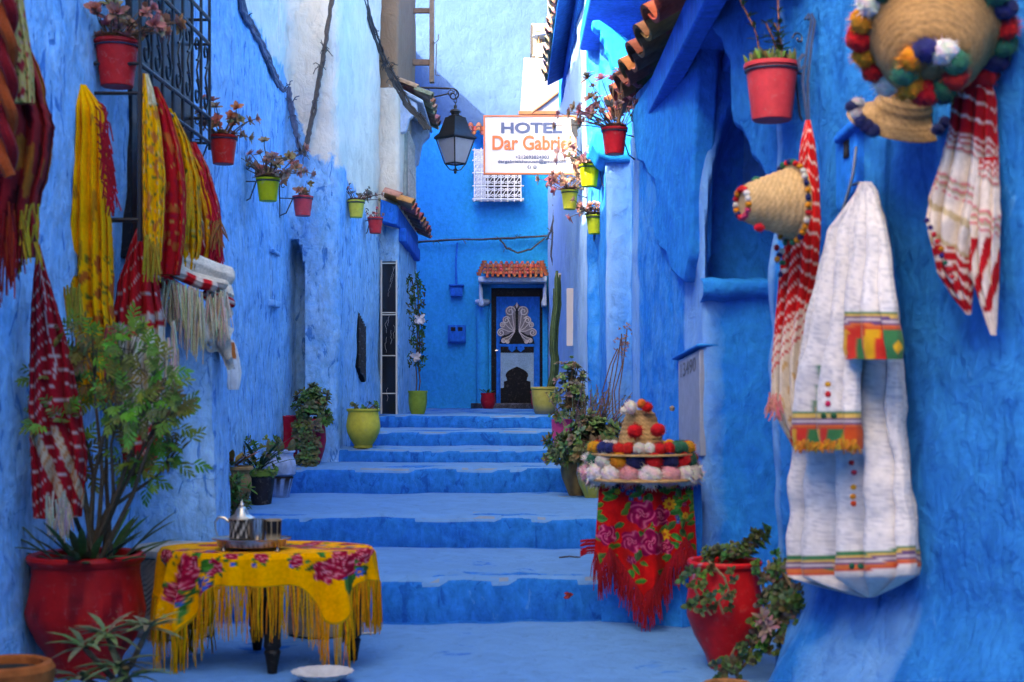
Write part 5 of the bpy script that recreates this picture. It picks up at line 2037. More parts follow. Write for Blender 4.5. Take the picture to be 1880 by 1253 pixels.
pm.pom(P(1394, 418, 5.10), 9 * k, (.50, .012, .03))
pm.pom(P(1388, 332, 5.22), 8 * k, (.02, .15, .10))
pm.build("pompoms", M['knit'], t)
# the hat behind, squashed under the big one
ctr = P(1655, 205, 4.95)
t = thing("straw_hat", "flattened straw hat with navy pompoms, tucked beneath the big pompom hat", "hat", ctr, "straw hats with pompoms")
k = 4.95 / F
woven(t, ctr, (.15, -.6, .8), [(98 * k, -22 * k), (92 * k, -18 * k), (60 * k, 0), (52 * k, 20 * k), (40 * k, 40 * k), (0, 42 * k)], c=(.36, .22, .10), squash=.8)
pm = MB()
for x, y, c in ((1565, 196, (.02, .025, .10)), (1572, 208, (.55, .5, .52)), (1580, 222, (.02, .03, .12)), (1592, 232, (.02, .025, .10)), (1602, 240, (.03, .04, .14)), (1574, 190, (.5, .46, .5)),
                (1735, 225, (.02, .025, .1)), (1722, 238, (.03, .04, .14))):
    pm.pom(P(x, y, 4.85), 13 * k, c)
pm.build("pompoms", M['knit'], t)
# big hat facing out
ctr = P(1712, 78, 4.50)
t = thing("straw_hat", "big round straw hat edged with multicoloured pompoms at the top right", "hat", ctr, "straw hats with pompoms")
k = 4.50 / F
ax = Vector((-.22, -.66, -.70)).normalized()
_, (e, g, ax) = woven(t, ctr, ax, [(128 * k, -38 * k), (124 * k, -30 * k), (112 * k, -12 * k), (104 * k, 0), (98 * k, 26 * k), (88 * k, 54 * k), (70 * k, 78 * k), (40 * k, 90 * k), (0, 92 * k)], c=(.27, .155, .065))
pm = MB()
for i in range(22):
    a = 2 * PI * i / 22
    c = ctr + (e * math.cos(a) + g * math.sin(a)) * 130 * k - ax * 34 * k
    pm.pom(c, 29 * k * RGN.uniform(.85, 1.1), POMC[(i * 3 + i // 4) % 5])
for q in range(9):
    a = 2 * PI * q / 9
    c = ctr + ax * 95 * k + (e * math.cos(a) + g * math.sin(a)) * 44 * k
    pm.pom(c, 26 * k, [(.02, .13, .09), (.52, .18, .015), (.02, .025, .12), (.62, .58, .60), (.02, .12, .08), (.45, .02, .02), (.02, .10, .06), (.4, .01, .02), (.5, .2, .02)][q])
pm.build("pompoms", M['knit'], t)
# striped cloth beneath it
t = thing("striped_cloth", "white and dark red patterned cloth with pointed ends under the big pompom hat", "cloth", P(1780, 615, 4.62), G_R)


def c9(x, py, px, f, th):
    q = py - (px - 1700) * .55 + 14 * n1(th * 2, py * .01)
    if q < 215:
        return DRED if (q % 34) > 5 else (.55, .42, .42)
    if q < 246:
        return [(.35, .33, .32), (.60, .54, .52), (.42, .08, .10)][int(q / 5) % 3]
    if q < 300:
        return (.62, .56, .54)
    if q < 334:
        return [(.52, .14, .18), (.36, .33, .24), (.60, .55, .52)][int(q / 5) % 3]
    if q < 430:
        return (.60, .54, .51) if (q % 60) > 14 else (.42, .34, .22)
    return DRED if (q % 24) > 8 else (.60, .52, .5)


mb = drape([(140, 1756, 1816), (190, 1748, 1828), (230, 1744, 1829), (300, 1728, 1832), (360, 1707, 1830), (410, 1702, 1824), (450, 1712, 1802), (500, 1722, 1790), (540, 1745, 1786), (578, 1774, 1783)], 4.62, .45, .4, 6, .26, c9, 61)
mb.build("cloth", M['cloth'], t)
m2 = drape([(290, 1796, 1832), (400, 1776, 1836), (500, 1782, 1834), (560, 1800, 1832), (616, 1819, 1829)], 4.56, .45, .5, 5, .26,
           lambda x, py, px, f, th: c9(x, py - 30, px, f, th) if py < 440 else (DRED if (px * .9 + py * .22) % 24 < 12 and py < 575 else (.60, .54, .52)), 63)
m2.build("pointed_end", M['cloth'], t)
pm = MB()
for i in range(9):
    pm.pom(P(1704 + i * 5.5 + RGN.uniform(-3, 3), 405 + i * 13, 4.55), .009, RGN.choice([(.5, .2, .02), (.04, .02, .15), (.02, .12, .08), (.45, .02, .03)]))
pm.build("bobbles", M['knit'], t)

# -- the white lace robe
t = thing("robe", "white lace robe with rainbow-trimmed hems and sleeves, hung on the blue wall at right", "robe", nw(1565, 1095, .1), G_R)
TRIM = [(.02, .16, .07), (.58, .38, .10), (.10, .05, .16), (.50, .44, .46), (.10, .05, .16), (.50, .12, .03), (.42, .04, .02)]


def lace(px, py):
    v = n1(px * .2, py * .2, 4) + .7 * n1(px * .5, py * .5, 9)
    return mix((.66, .65, .68), (.46, .47, .54), sm(-.05, .5, v))


def trimc(px, py, y0, hgt):
    i = int((py - y0) / hgt * 7)
    return TRIM[max(0, min(6, i))]


def robe_c(x, py, px, f, th):
    hy = 1012 + (px - 1460) * .00 - 14 * sm(1570, 1600, px) * 0 + (8 if px < 1572 else 0) - 10 * sm(1640, 1675, px)
    if abs(px - 1572) < (py - 975) * .22 and 975 < py < 1046 and math.sin(th) < 0:
        return (.02, .16, .07) if abs(px - 1572) > (py - 985) * .22 else ((.58, .38, .1) if abs(px - 1572) > (py - 1000) * .2 else (.45, .02, .04))
    if py > hy and py < hy + 34:
        return trimc(px, py, hy, 34)
    if py >= hy + 34:
        return mix(lace(px, py), (.40, .36, .34), .4)
    return lace(px, py)


mb = drape([(334, 1578, 1600), (352, 1572, 1612), (400, 1545, 1620), (480, 1515, 1628), (600, 1492, 1640), (760, 1472, 1650), (900, 1466, 1662), (1000, 1462, 1670), (1040, 1460, 1675), (1058, 1466, 1672), (1078, 1520, 1640), (1097, 1584, 1604)],
           5.3, 0, .15, 6, .20, robe_c, 71, 4, 150, plane=lambda x, y: nw(x, y, .10), wav=.25)
M['lace'] = vcol("lace", .85, .1, 40, .5, 160, .15, sheen=.2, bdist=.004, weave=200)
mb.build("gown", M['lace'], t)


def slv(x, py, px, f, th, y0, cx, tri):
    if tri and math.sin(th) < 0:
        w_ = max(0, (py - tri)) * .16
        if py > tri and py < y0 and abs(px - cx) < w_ + 3:
            return (.02, .16, .07) if abs(px - cx) > w_ - 2 else ((.58, .38, .1) if abs(px - cx) > w_ - 6 else ((.46, .02, .04) if py > tri + 55 else lace(px, py)))
    if py < y0:
        return lace(px, py)
    if py < y0 + 32:
        return trimc(px, py, y0, 32)
    return [(.52, .28, .01), (.45, .02, .015), (.02, .13, .05), (.55, .30, .015), (.48, .06, .012)][int((px + 1.5 * n1(py * .05)) / 9) % 5]


ml_ = drape([(360, 1566, 1576), (420, 1524, 1574), (500, 1506, 1573), (600, 1486, 1573), (700, 1470, 1573), (800, 1462, 1573), (826, 1464, 1572)], 5.2, 0, .2, 4, .2,
            lambda x, py, px, f, th: slv(x, py, px, f, th, 757, 1520, 672), 72, 4, 110, plane=lambda x, y: nw(x, y, .26), wav=.4)
ml_.build("sleeve", M['lace'], t)
mr_ = drape([(345, 1578, 1602), (420, 1572, 1622), (500, 1564, 1632), (560, 1558, 1641), (640, 1556, 1648), (660, 1562, 1646)], 5.2, 0, .26, 4, .22,
            lambda x, py, px, f, th: slv(x, py + (px - 1600) * (.18 if px < 1600 else -.10), px, f, th, 570, 1600, 0), 73, 4, 110, plane=lambda x, y: nw(x, y, .26), wav=.4)
mr_.build("sleeve", M['lace'], t)
pm = MB()
for x, y, c in ((1520, 706, (.55, .26, .02)), (1520, 724, (.45, .02, .03)), (1520, 742, (.5, .02, .1)), (1512, 764, (.02, .10, .05)), (1531, 764, (.02, .10, .05)), (1564, 1040, (.02, .12, .06)), (1580, 1040, (.02, .12, .06)),
                (1563, 850, (.45, .02, .03)), (1568, 868, (.3, .02, .05)), (1567, 895, (.55, .28, .02)), (1566, 912, (.5, .2, .02)), (1567, 925, (.45, .05, .02))):
    pm.pom(nw(x, y, .36 if y < 800 else .22), .011, c)
fringe(pm, [nw(RGN.uniform(1464, 1573), 812 + RGN.uniform(-6, 4), .36) for _ in range(90)], .028, .004, (.5, .2, .02), RGN, .4, .02)
pm.build("tassels", M['knit'], t)
hg = MB((.03, .07, .16))
hg.tube([nw(1535, 408, .14), nw(1545, 392, .12), nw(1558, 350, .1), nw(1566, 320, .08), nw(1572, 270, .05)], .006, 5)
hg.tube([nw(1566, 340, .08), nw(1578, 336, .1), nw(1590, 338, .1)], .006, 5)
tag(hg.build("clothes_hook", M['iron']), "blue wire hanger rising above the white lace robe", "hanger")
# ---------------------------------------------------------------- sign, lantern, far roof clutter
YS = 12.85
o_ = P(973, 320, YS)
t = thing("hotel_sign", "white hotel sign with orange border hanging across the alley below the eave", "sign", o_)
mb = MB((.62, .62, .68))
rect(mb, 889, 214, 1057, 319, YS, .022)
mb.build("board", M['paint'], t, bevel=.002)
fb = MB((.60, .17, .07))
for x0, y0, x1, y1 in ((887.5, 212, 1058.5, 214.6), (887.5, 317.6, 1058.5, 320.5), (887.5, 214.6, 890.6, 317.6), (1055.8, 214.6, 1058.5, 317.6)):
    rect(fb, x0, y0, x1, y1, YS - .008, .036)
fb.build("border", M['paint'], t)
NAVY, OR2 = (.075, .11, .24), (.66, .16, .06)
text("HOTEL", (920, 225, 1032, 245), YS - .004, M['paint'], t, "lettering", .035, .003, NAVY)
text("Dar Gabriel", (904, 249, 1049, 276), YS - .004, M['paint'], t, "lettering", .022, .003, OR2)
text("+212693824903", (946, 285.5, 1008, 292), YS - .004, M['paint'], t, "lettering", .014, .003, NAVY)
text("dargabrielchaouen@gmail.com", (914, 293.3, 1039, 301.3), YS - .004, M['paint'], t, "lettering", .012, .003, NAVY)
ic = MB(NAVY)
for cx_ in (971.5, 982):
    ring = [P(cx_ + 3.4 * math.cos(a), 307 + 3.4 * math.sin(a), YS - .006) for a in [2 * PI * i / 20 for i in range(20)]]
    ic.prism(ring, (0, .006, 0))
ic.build("social_icons", M['paint'], t)
iw = MB((.66, .66, .70))
rect(iw, 971.2, 304.8, 972.4, 310.4, YS - .009, .004); rect(iw, 970.0, 306.6, 973.6, 307.6, YS - .0085, .004); rect(iw, 971.2, 304.6, 973.6, 305.6, YS - .0095, .004)
rr = [P(982 + 1.9 * math.cos(a), 307 + 1.9 * math.sin(a), YS - .008) for a in [2 * PI * i / 16 for i in range(17)]]
iw.tube(rr, .0022, 4)
iw.build("icon_marks", M['paint'], t)
sbk = MB((.02, .022, .03))
sbk.prism([P(x, y, YS - .05) for x, y in ((1048, 217), (1059, 222), (1061, 250), (1055, 252), (1049, 240))], (0, .03, 0))
sbk.tube([P(1058, 225, YS + .02), P(1080, 228, YS + .02)], .012, 6)
sbk.tube([P(1058, 300, YS + .02), P(1080, 302, YS + .02)], .010, 6)
sbk.build("bracket", M['iron'], t)

YL = 15.0
t = thing("street_lantern", "black iron lantern with frosted panes hanging from a scrolled wall bracket", "lantern", P(836, 322, YL))
kk = YL / F
c = P(836, 320, YL)
fl_ = MB((.02, .024, .03))
fl_.lathe([(0, 0), (3 * kk, 2 * kk), (2 * kk, 6 * kk), (4 * kk, 8 * kk), (3 * kk, 10 * kk)], c, 12)
for i in range(4):
    a = i * PI / 2
    d = Vector((math.cos(a), math.sin(a), 0))
    b0, b1, b2 = c + d * 19 * kk + Vector((0, 0, 19 * kk)), c + d * 35 * kk + Vector((0, 0, 64 * kk)), c + d * 38 * kk + Vector((0, 0, 65 * kk))
    fl_.tube([b0, b1], .008, 5)
    e_ = Vector((math.cos(a + PI / 2), math.sin(a + PI / 2), 0))
    fl_.tube([b0, c + e_ * 19 * kk + Vector((0, 0, 19 * kk))], .008, 5)
    fl_.tube([b0, c + d * 10 * kk + Vector((0, 0, 8 * kk)), c + Vector((0, 0, 6 * kk))], .006, 5)
fl_.lathe([(38 * kk, 64 * kk), (40 * kk, 66 * kk), (38 * kk, 69 * kk), (30 * kk, 75 * kk), (20 * kk, 100 * kk), (19 * kk, 104 * kk), (0, 106 * kk)], c, 4)
fl_.lathe([(12 * kk, 104 * kk), (13 * kk, 106 * kk), (7 * kk, 108 * kk), (8 * kk, 112 * kk), (11 * kk, 114 * kk), (9 * kk, 117 * kk), (3 * kk, 120 * kk), (3 * kk, 126 * kk), (0, 127 * kk)], c, 14)
for i in range(4):
    p = c + Vector((0, 0, (128 + i * 7) * kk))
    fl_.tube([p + Vector(((math.cos(a) * 2.6 if i % 2 else 0) * kk, (0 if i % 2 else math.cos(a) * 2.6) * kk, math.sin(a) * 4.5 * kk)) for a in [2 * PI * q / 12 for q in range(13)]], .004, 4)
fl_.build("frame", M['iron'], t)
gl = MB((.62, .66, .78))
gl.lathe([(0, 20 * kk), (17.5 * kk, 20 * kk), (33 * kk, 63 * kk), (0, 63.5 * kk)], c, 4)
gl.build("frosted_panes", vcol("frosted glass", .35, .05, 20, .1, 40, .5, trans=.35), t, ang=10)
lb = MB((.02, .022, .028))
wx_ = -1.07
top_ = P(836, 163, YL)
lb.tube([Vector((wx_, YL, P(0, 161, YL).z)), P(800, 162, YL), P(825, 163, YL)], .011, 6)
lb.tube([P(825, 163, YL)] + scroll(P(832, 175, YL), (1, 0, 0), (0, 0, 1), 12 * kk, PI * .6, -1.1, 22, .25), .008, 5)
lb.tube([Vector((wx_, YL, P(0, 215, YL).z)), P(770, 195, YL), P(790, 180, YL), P(825, 172, YL)], .009, 6)
for cx_, cy_, r_, a0, tn in ((776, 181, 11, 0, 1.3), (783, 170, 8, 2, -1.2), (768, 188, 8, 1, 1.2), (827, 172, 7, 0, 1.2), (790, 186, 7, 3, 1.0)):
    lb.tube(scroll(P(cx_, cy_, YL), (1, 0, 0), (0, 0, 1), r_ * kk, a0, tn, 22, .2), .005, 5)
for ang_ in (-.3, -.9, -1.5):
    d = Vector((math.cos(ang_), 0, math.sin(ang_)))
    p = P(782, 182, YL)
    n_ = Vector((-d.z, 0, d.x))
    lb.tube([p, p + d * 11 * kk + n_ * 4 * kk, p + d * 24 * kk, p + d * 11 * kk - n_ * 4 * kk, p], .004, 4)
lb.lathe([(.03, -.04), (.03, .04)], Vector((wx_, YL, P(0, 161, YL).z)), 10)
lb.build("wall_bracket", M['iron'], t)

YM = 21.3
t = thing("metal_duct", "dented white sheet-metal box on a rusty frame, high behind the hotel sign", "metal box", P(1000, 210, YM))
mb = MB((.25, .25, .27))
mb.prism([P(x, y, YM) for x, y in ((955, 208), (962, 106), (1060, 110), (1060, 208))], (0, .68, 0))
mb.build("casing", M['paint'], t, bevel=.012)
mb = MB((.20, .07, .025))
rect(mb, 952, 204, 1060, 210, YM - .03, .06)
mb.tube([P(976, 208, YM - .02), P(1003, 188, YM - .02), P(1032, 165, YM - .02)], .02, 6)
mb.build("rusty_frame", M['wood'], t)
t = thing("vent_cowl", "white metal chimney cowl with a flat hat above the sheet-metal box", "vent", P(1002, 105, YM))
mb = MB((.32, .31, .29))
c = P(1002, 108, YM + .2)
q = YM / F
mb.lathe([(19 * q, 0), (19 * q, 22 * q), (18 * q, 24 * q), (18 * q, 25 * q), (0, 25 * q)], c, 28)
mb.build("pipe", M['paint'], t)
mb = MB((.30, .38, .46))
mb.lathe([(25 * q, 40 * q), (25 * q, 42 * q), (10 * q, 48 * q), (0, 49 * q)], c, 28)
for i in range(4):
    a = i * PI / 2 + .5
    mb.tube([c + Vector((math.cos(a) * 15 * q, math.sin(a) * 15 * q, 24 * q)), c + Vector((math.cos(a) * 15 * q, math.sin(a) * 15 * q, 41 * q))], .01, 5, (.5, .28, .1))
mb.build("hat_plate", M['paint'], t)
t = thing("air_conditioner", "beige air conditioner unit on the end wall behind the chimney cowl", "air conditioner", P(995, 100, YM))
mb = MB((.22, .215, .2))
rect(mb, 976, 43, 1018, 104, YM + .35, .35)
mb.build("cabinet", M['paint'], t, bevel=.01)
mb = MB((.05, .05, .055))
rect(mb, 984, 48, 1000, 58, YM + .335, .03, (.40, .34, .16)); rect(mb, 974, 46, 977, 100, YM + .34, .3)
mb.build("vent_panel", M['paint'], t)
t = tag(None or MB((.10, .13, .24)).box(*(lambda a, b: (a.x, b.x, YM + .3, YM + .42, a.z, b.z))(P(1006, 46, YM), P(1040, -40, YM))).build("shutter_panel", M['wood'], bevel=.006), "dark slatted panel beside the air conditioner at the top of the end wall", "panel")
# white conduits behind the cactus
for lab, x0, y0, y1, Y in (("left white plastic conduit strip behind the cactus", 1014, 502, 585, 17.5), ("right white plastic conduit strip behind the cactus", 1034, 530, 636, 14.5)):
    mb = MB((.62, .62, .70))
    a, b = P(x0, y1, Y), P(x0 + 3.6, y0, Y)
    xw = .56 + (22 - Y) * .0091
    mb.box(xw - .07, xw + .04, Y - .02, Y + .02, a.z, b.z)
    tag(mb.build("conduit", M['paint'], bevel=.004), lab, "conduit", "white conduits on the right wall")
mb = MB((.07, .07, .09))                              # speckled slab at the far door
n_ = 28
mb.prism([Vector((P(926, 0, 21.9).x + .52 * math.cos(PI + PI * i / n_), 21.9 + .55 * math.sin(PI + PI * i / n_), .86)) for i in range(n_ + 1)], (0, 0, .125))
tag(mb.build("door_slab", vcol("terrazzo", .6, .9, 70, .1, 60, .3), bevel=.012), "speckled grey half-round doorstep slab before the ornate blue door", "doorstep")

# ---------------------------------------------------------------- low table with the yellow shawl
YT, TX, TZ, TRX, TRY = 6.22, P(488, 0, 6.2).x, .505, .455, .26
t = thing("table", "low black table with turned legs, hidden under a yellow floral shawl", "table", (TX, YT, 0))
mb = MB((.02, .016, .014))
mb.lathe([(0, TZ - .03), (.95, TZ - .03), (.97, TZ - .015), (.95, TZ - .004), (0, TZ - .004)], (TX, YT, 0), 48, None, (Vector((TRX, 0, 0)), Vector((0, TRY, 0)), Vector((0, 0, 1))))
mb.lathe([(.70, TZ - .10), (.70, TZ - .031), (.62, TZ - .031), (.62, TZ - .10)], (TX, YT, 0), 48, None, (Vector((TRX, 0, 0)), Vector((0, TRY, 0)), Vector((0, 0, 1))))
mb.build("tabletop", M['wood'], t)
LEG = [(0, 0), (.020, .0), (.024, .03), (.032, .075), (.036, .09), (.030, .10), (.038, .115), (.036, .14), (.040, .22), (.041, .30), (.034, .325), (.030, .33), (.040, .345), (.042, .42), (.040, .475), (0, .475)]
for px, py in ((500, 1236), (472, 1193), (331, 1218), (648, 1212)):
    Y = F * HC / (py - HY)
    mb = MB((.014, .012, .011))
    p = P(px, py, Y); p.z = 0
    mb.lathe(LEG, p, 22)
    mb.build("leg", M['gloss'], t)

sh = MB()
rg = random.Random(301)
mot = []
mot += bouquet(345, 1050, 32, rg) + bouquet(380, 1085, 16, rg) + bouquet(322, 1085, 24, rg) + bouquet(395, 1040, 15, rg)
mot += bouquet(608, 1038, 29, rg) + bouquet(652, 1030, 24, rg) + bouquet(430, 1022, 13, rg) + bouquet(480, 1022, 12, rg) + bouquet(550, 1028, 14, rg) + bouquet(300, 1028, 14, rg)
mot += [(daisy, 322, 1103, 14, (.02, .06, .30), (.6, .2, .03)), (daisy, 627, 1058, 11, (.02, .06, .30), (.6, .2, .03)),
        (leafm, 332, 1130, 1.5, 45, 13, GRN), (leafm, 340, 1118, 1.2, 40, 12, GRN), (leafm, 637, 1075, 1.5, 44, 11, GRN), (leafm, 645, 1060, 1.7, 34, 10, GRN), (leafm, 366, 1068, .5, 26, 11, GRN)]
topm = []
for i in range(22):
    topm += bouquet(rg.uniform(-.45, .45) * 420, rg.uniform(-.25, .25) * 420, rg.uniform(14, 26), rg)[:9]
YB = (.95, .38, .002)
NTH, NR, ND = 300, 22, 46
rows, cc = [], []
kx = F / 5.97


def drop_at(a):                                      # a: angle round the table, -pi/2 faces the camera
    x = math.cos(a)
    front = math.sin(a) < 0
    d = .125 + .02 * math.sin(a * 3)
    d += .27 * math.exp(-((x + .72) / .20) ** 2) + .20 * math.exp(-((x - .66) / .17) ** 2)
    d += .03 * math.exp(-((abs(x) - 1) / .1) ** 2)
    return d


for i in range(NR):
    f = (i + .2) / NR
    row, rc = [], []
    for k in range(NTH):
        a = 2 * PI * k / NTH
        p = Vector((TX + TRX * f * math.cos(a), YT + TRY * f * math.sin(a), TZ + .002 + .0015 * n1(f * 9 * math.cos(a), f * 9 * math.sin(a))))
        row.append(p)
        rc.append(paint(topm, (p.x - TX) * 420, (p.y - YT) * 420, YB))
    rows.append(row); cc.append(rc)
for j in range(ND + 1):
    v = j / ND
    row, rc = [], []
    for k in range(NTH):
        a = 2 * PI * k / NTH
        d = drop_at(a) * v
        corner = max(0, (drop_at(a) - .2) / .2)
        out = .020 * min(1, d / .03) + .05 * d + (.030 + .05 * corner) * math.sin(a * 21 + 2 * math.sin(a * 3)) * min(1, d / .25) * .7
        x = TX + (TRX + out) * math.cos(a)
        y = YT + (TRY + out) * math.sin(a)
        z = TZ + .002 - max(0, d - .008)
        x += .015 * n1(a * 3, d * 6) * v
        p = Vector((x, y, z))
        row.append(p)
        c = YB
        px_, py_ = CX + x * kx, HY + (HC - z) * kx
        if math.sin(a) < .25:
            c = paint(mot, px_, py_, YB)
        else:
            c = paint(topm, (x - TX) * 420 + 100, z * 420, YB)
        if v > .97:
            c = (.45, .24, .01)
        rc.append(c)
    rows.append(row); cc.append(rc)
inner = [[p + Vector(((TX - p.x) * .02, (YT - p.y) * .02, -.001)) for p in r] for r in rows[:NR - 2:-1]]
sh.grid(rows + inner, True, cc + cc[:NR - 2:-1])
t2 = thing("shawl", "yellow shawl printed with red roses and fringed all round, spread over the low table", "shawl", (TX, YT, .1))
sh.build("cloth", M['cloth'], t2)
fr = MB()
hem = rows[-1]
for k in range(NTH):
    p = hem[k]
    a = 2 * PI * k / NTH
    for q in range(2 if math.sin(a) < .2 else 1):
        pn = hem[(k + 1) % NTH]
        s_ = rg.random()
        fringe(fr, [p + (pn - p) * s_], .20 if math.sin(a) < .3 else .15, .0028, (.72, .30, .004), rg, .18, .018)
fr.build("fringe", M['knit'], t2)

# tray, teapot, glasses
TB = TZ + .003
tc = P(462, 0, 6.12)
tcx, tcy = tc.x, 6.12
t = thing("tray", "pierced silver tray on short feet with a sawtooth rim, on the shawl-covered table", "tray", (tcx, tcy, TB))
mb = MB((.40, .32, .24))
kt = 6.12 / F
fx = (Vector((1, 0, 0)), Vector((0, .75, 0)), Vector((0, 0, 1)))
mb.lathe([(0, .046), (66 * kt, .046), (71 * kt, .048), (72 * kt, .051), (71 * kt, .045), (66 * kt, .043), (64 * kt, .042), (62 * kt, .016), (60 * kt, .016), (59 * kt, .042), (0, .042)], (tcx, tcy, TB), 96, None, fx, 0, lambda a, z: ((.06, .04, .03) if math.sin(a * 40) * math.sin(z * 500) > .1 else (.45, .34, .25)) if z < .041 else (.50, .42, .34), lambda a, z: .002 * (1 if math.sin(a * 40) > 0 else -1) if z > .047 else 0)
mb.build("plate", M['metal'], t)
for dx, dy in ((-44, -.09), (54, -.09), (-22, .09), (40, .09)):
    fm = MB((.30, .22, .15))
    fm.lathe([(.010, 0), (.011, .004), (.006, .012), (.005, .024), (.011, .042)], (tcx + dx * kt, tcy + dy, TB), 12)
    fm.build("foot", M['metal'], t)
TT = TB + .048
pc = Vector((P(444, 0, 6.12).x, 6.12, TT))
t = thing("teapot", "engraved silver teapot with a domed pointed lid standing on the tray", "teapot", pc)
eng = lambda a, z: mix((.02, .015, .012), (.50, .42, .34), 1 if (math.sin(a * 14) * math.sin(z * 90 + a * 3) > .25 or abs(math.sin(a * 7)) < .12) else 0)
mb = MB()
mb.lathe([(0, 0), (22 * kt, .0), (24 * kt, .004), (23 * kt, .01), (22.5 * kt, .03), (22.3 * kt, .05), (22 * kt, .075), (24 * kt, .08), (23 * kt, .084), (0, .085)], pc, 96, None, None, 0, eng)
bo = mb.build("body", M['gloss'], t)
mb = MB((.60, .56, .50))
mb.lathe([(24 * kt, .084), (25 * kt, .088), (21 * kt, .093), (13 * kt, .105), (10 * kt, .125), (6 * kt, .135), (3 * kt, .138), (5 * kt, .144), (3 * kt, .150), (1.5 * kt, .158), (0, .17)], pc, 36)
mb.build("lid", M['metal'], t)
mb = MB((.55, .50, .44))
h0 = pc + Vector((-23 * kt, 0, .07))
mb.tube([h0, h0 + Vector((-.02, 0, .018)), h0 + Vector((-.045, 0, .022)), h0 + Vector((-.062, 0, .0)), h0 + Vector((-.060, 0, -.03)), h0 + Vector((-.05, 0, -.06))], [.006, .006, .006, .005, .004, .003], 8)
mb.build("handle", M['metal'], t)
mb = MB((.55, .50, .44))
s0 = pc + Vector((22 * kt, -.01, .02))
mb.tube([s0, s0 + Vector((.012, -.02, .012)), s0 + Vector((.020, -.032, .03)), s0 + Vector((.030, -.045, .05))], [.008, .007, .005, .003], 8)
mb.build("spout", M['metal'], t)
for px, cl, lab in ((473, (.55, .47, .40), "pale silver tea glass holder with pierced arches, beside the teapot"), (502, (.02, .016, .013), "dark tea glass with gold arches, right-hand one on the tray")):
    p = Vector((P(px, 0, 6.08).x, 6.08, TT))
    t = thing("tea_glass", lab, "glass", p, "tea glasses on the tray")
    mb = MB()
    dark = px > 490
    en = (lambda a, z: (.45, .32, .18) if abs(math.sin(a * 4 + .4)) < .09 or z < .006 or (z > .08) else (.012, .010, .009)) if dark else \
         (lambda a, z: (.18, .13, .10) if abs(abs(math.sin(a * 4)) - (.95 - z * 9)) < .12 or abs(math.sin(a * 8)) < .12 else (.62, .54, .47))
    mb.lathe([(0, 0), (13 * kt, 0), (13.5 * kt, .004), (14 * kt, .03), (14.5 * kt, .06), (14.9 * kt, .079), (15 * kt, .081), (15 * kt, .086), (14 * kt, .086), (12.5 * kt, .01), (0, .01)], p, 64, None, None, 0, en)
    mb.build("body", M['metal'] if not dark else M['gloss'], t)
# plate at the bottom edge
p = P(592, 1253, 5.80); p.z = .004
t = thing("plate", "white scalloped plate on the ground at the bottom edge, in front of the table", "plate", p)
mb = MB((.60, .58, .58))
kp = 5.8 / F
mb.lathe([(0, 0), (28 * kp, 0), (30 * kp, .004), (55 * kp, .040), (57 * kp, .042), (54 * kp, .040), (30 * kp, .010), (0, .008)], p, 72, None, None, 0, None, lambda a, z: .004 * math.sin(a * 18) if z > .03 else 0)
mb.build("dish", M['gloss'], t)
# wicker stools behind the table
for px, py, w, h, lab, seed in ((598, 1162, 70, 112, "whitewashed wicker drum stool behind the right side of the table", 1), (322, 1166, 72, 150, "wooden drum stool with a pale top, behind the left side of the table", 2)):
    Y = F * HC / (py - HY)
    c = P(px, py, Y); c.z = 0
    ks = Y / F
    t = thing("stool", lab, "stool", c)
    mb = MB((.30, .20, .13))
    pr = [(0, 0), (w * .92 * ks, 0)] + [(w * ks * (1 - .05 * math.sin(PI * i / 30)), .01 + (h * ks - .02) * i / 30 + 0) for i in range(31)] + [(w * ks * .9, h * ks - .008)]
    wv = lambda a, z: mix((.10, .06, .04), (.42, .31, .22), .5 + .5 * math.sin(z * 260 + PI * int(a * 9))) if z > .12 else mix((.28, .18, .11), (.48, .40, .36), .5 + .5 * n1(a * 6, z * 40))
    mb.lathe(pr + [(0, h * ks - .008)], c, 72, None, None, 0, wv, lambda a, z: .003 * math.sin(z * 260 + PI * int(a * 9)))
    mb.build("drum", M['wood'], t)
    mb = MB((.50, .45, .40))
    mb.lathe([(w * ks * 1.02, h * ks - .006), (w * ks * 1.06, h * ks + .004), (w * ks * 1.06, h * ks + .03), (w * ks * 1.0, h * ks + .04), (0, h * ks + .04), (0, h * ks - .006)], c, 48)
    mb.build("seat", M['wood'], t)

# ---------------------------------------------------------------- plinth with rose scarf and pompom hats
t = thing("plinth", "blue plaster plinth against the right wall, covered by the red rose scarf", "plinth", (.70, 7.55, 0))
mb = MB()
rows = []
PL = [(.46, 7.30), (.86, 7.18), (.97, 7.25), (.97, 7.85), (.50, 7.9), (.46, 7.30)]
for j in range(16):
    z = -.02 + .74 * j / 15
    row = []
    for a, b in zip(PL, PL[1:]):
        for q in range(6):
            x, y = a[0] + (b[0] - a[0]) * q / 6, a[1] + (b[1] - a[1]) * q / 6
            row.append((x + .012 * n1(x * 4, y * 4, z * 3), y + .012 * n1(x * 4, z * 4, 7), z))
    rows.append(row)
mb.grid(rows, True, None, None, True)
mb.build("block", M['wall_r'], t)
rg = random.Random(401)
mot = []
mot += [(rose, 1180, 945, 25, MAG), (rose, 1214, 950, 18, MAG), (rose, 1196, 998, 24, MAG), (rose, 1162, 996, 19, MAG), (rose, 1116, 985, 18, MAG), (rose, 1226, 1008, 13, MAG), (rose, 1262, 1012, 15, MAG)]
mot += [(daisy, 1232, 928, 12, (.62, .34, .02), (.4, .08, .02)), (daisy, 1224, 985, 11, (.62, .34, .02), (.4, .08, .02)), (daisy, 1136, 905, 6, (.62, .34, .02), (.5, .2, .05)), (daisy, 1262, 950, 7, (.55, .3, .02), (.4, .08, .02))]
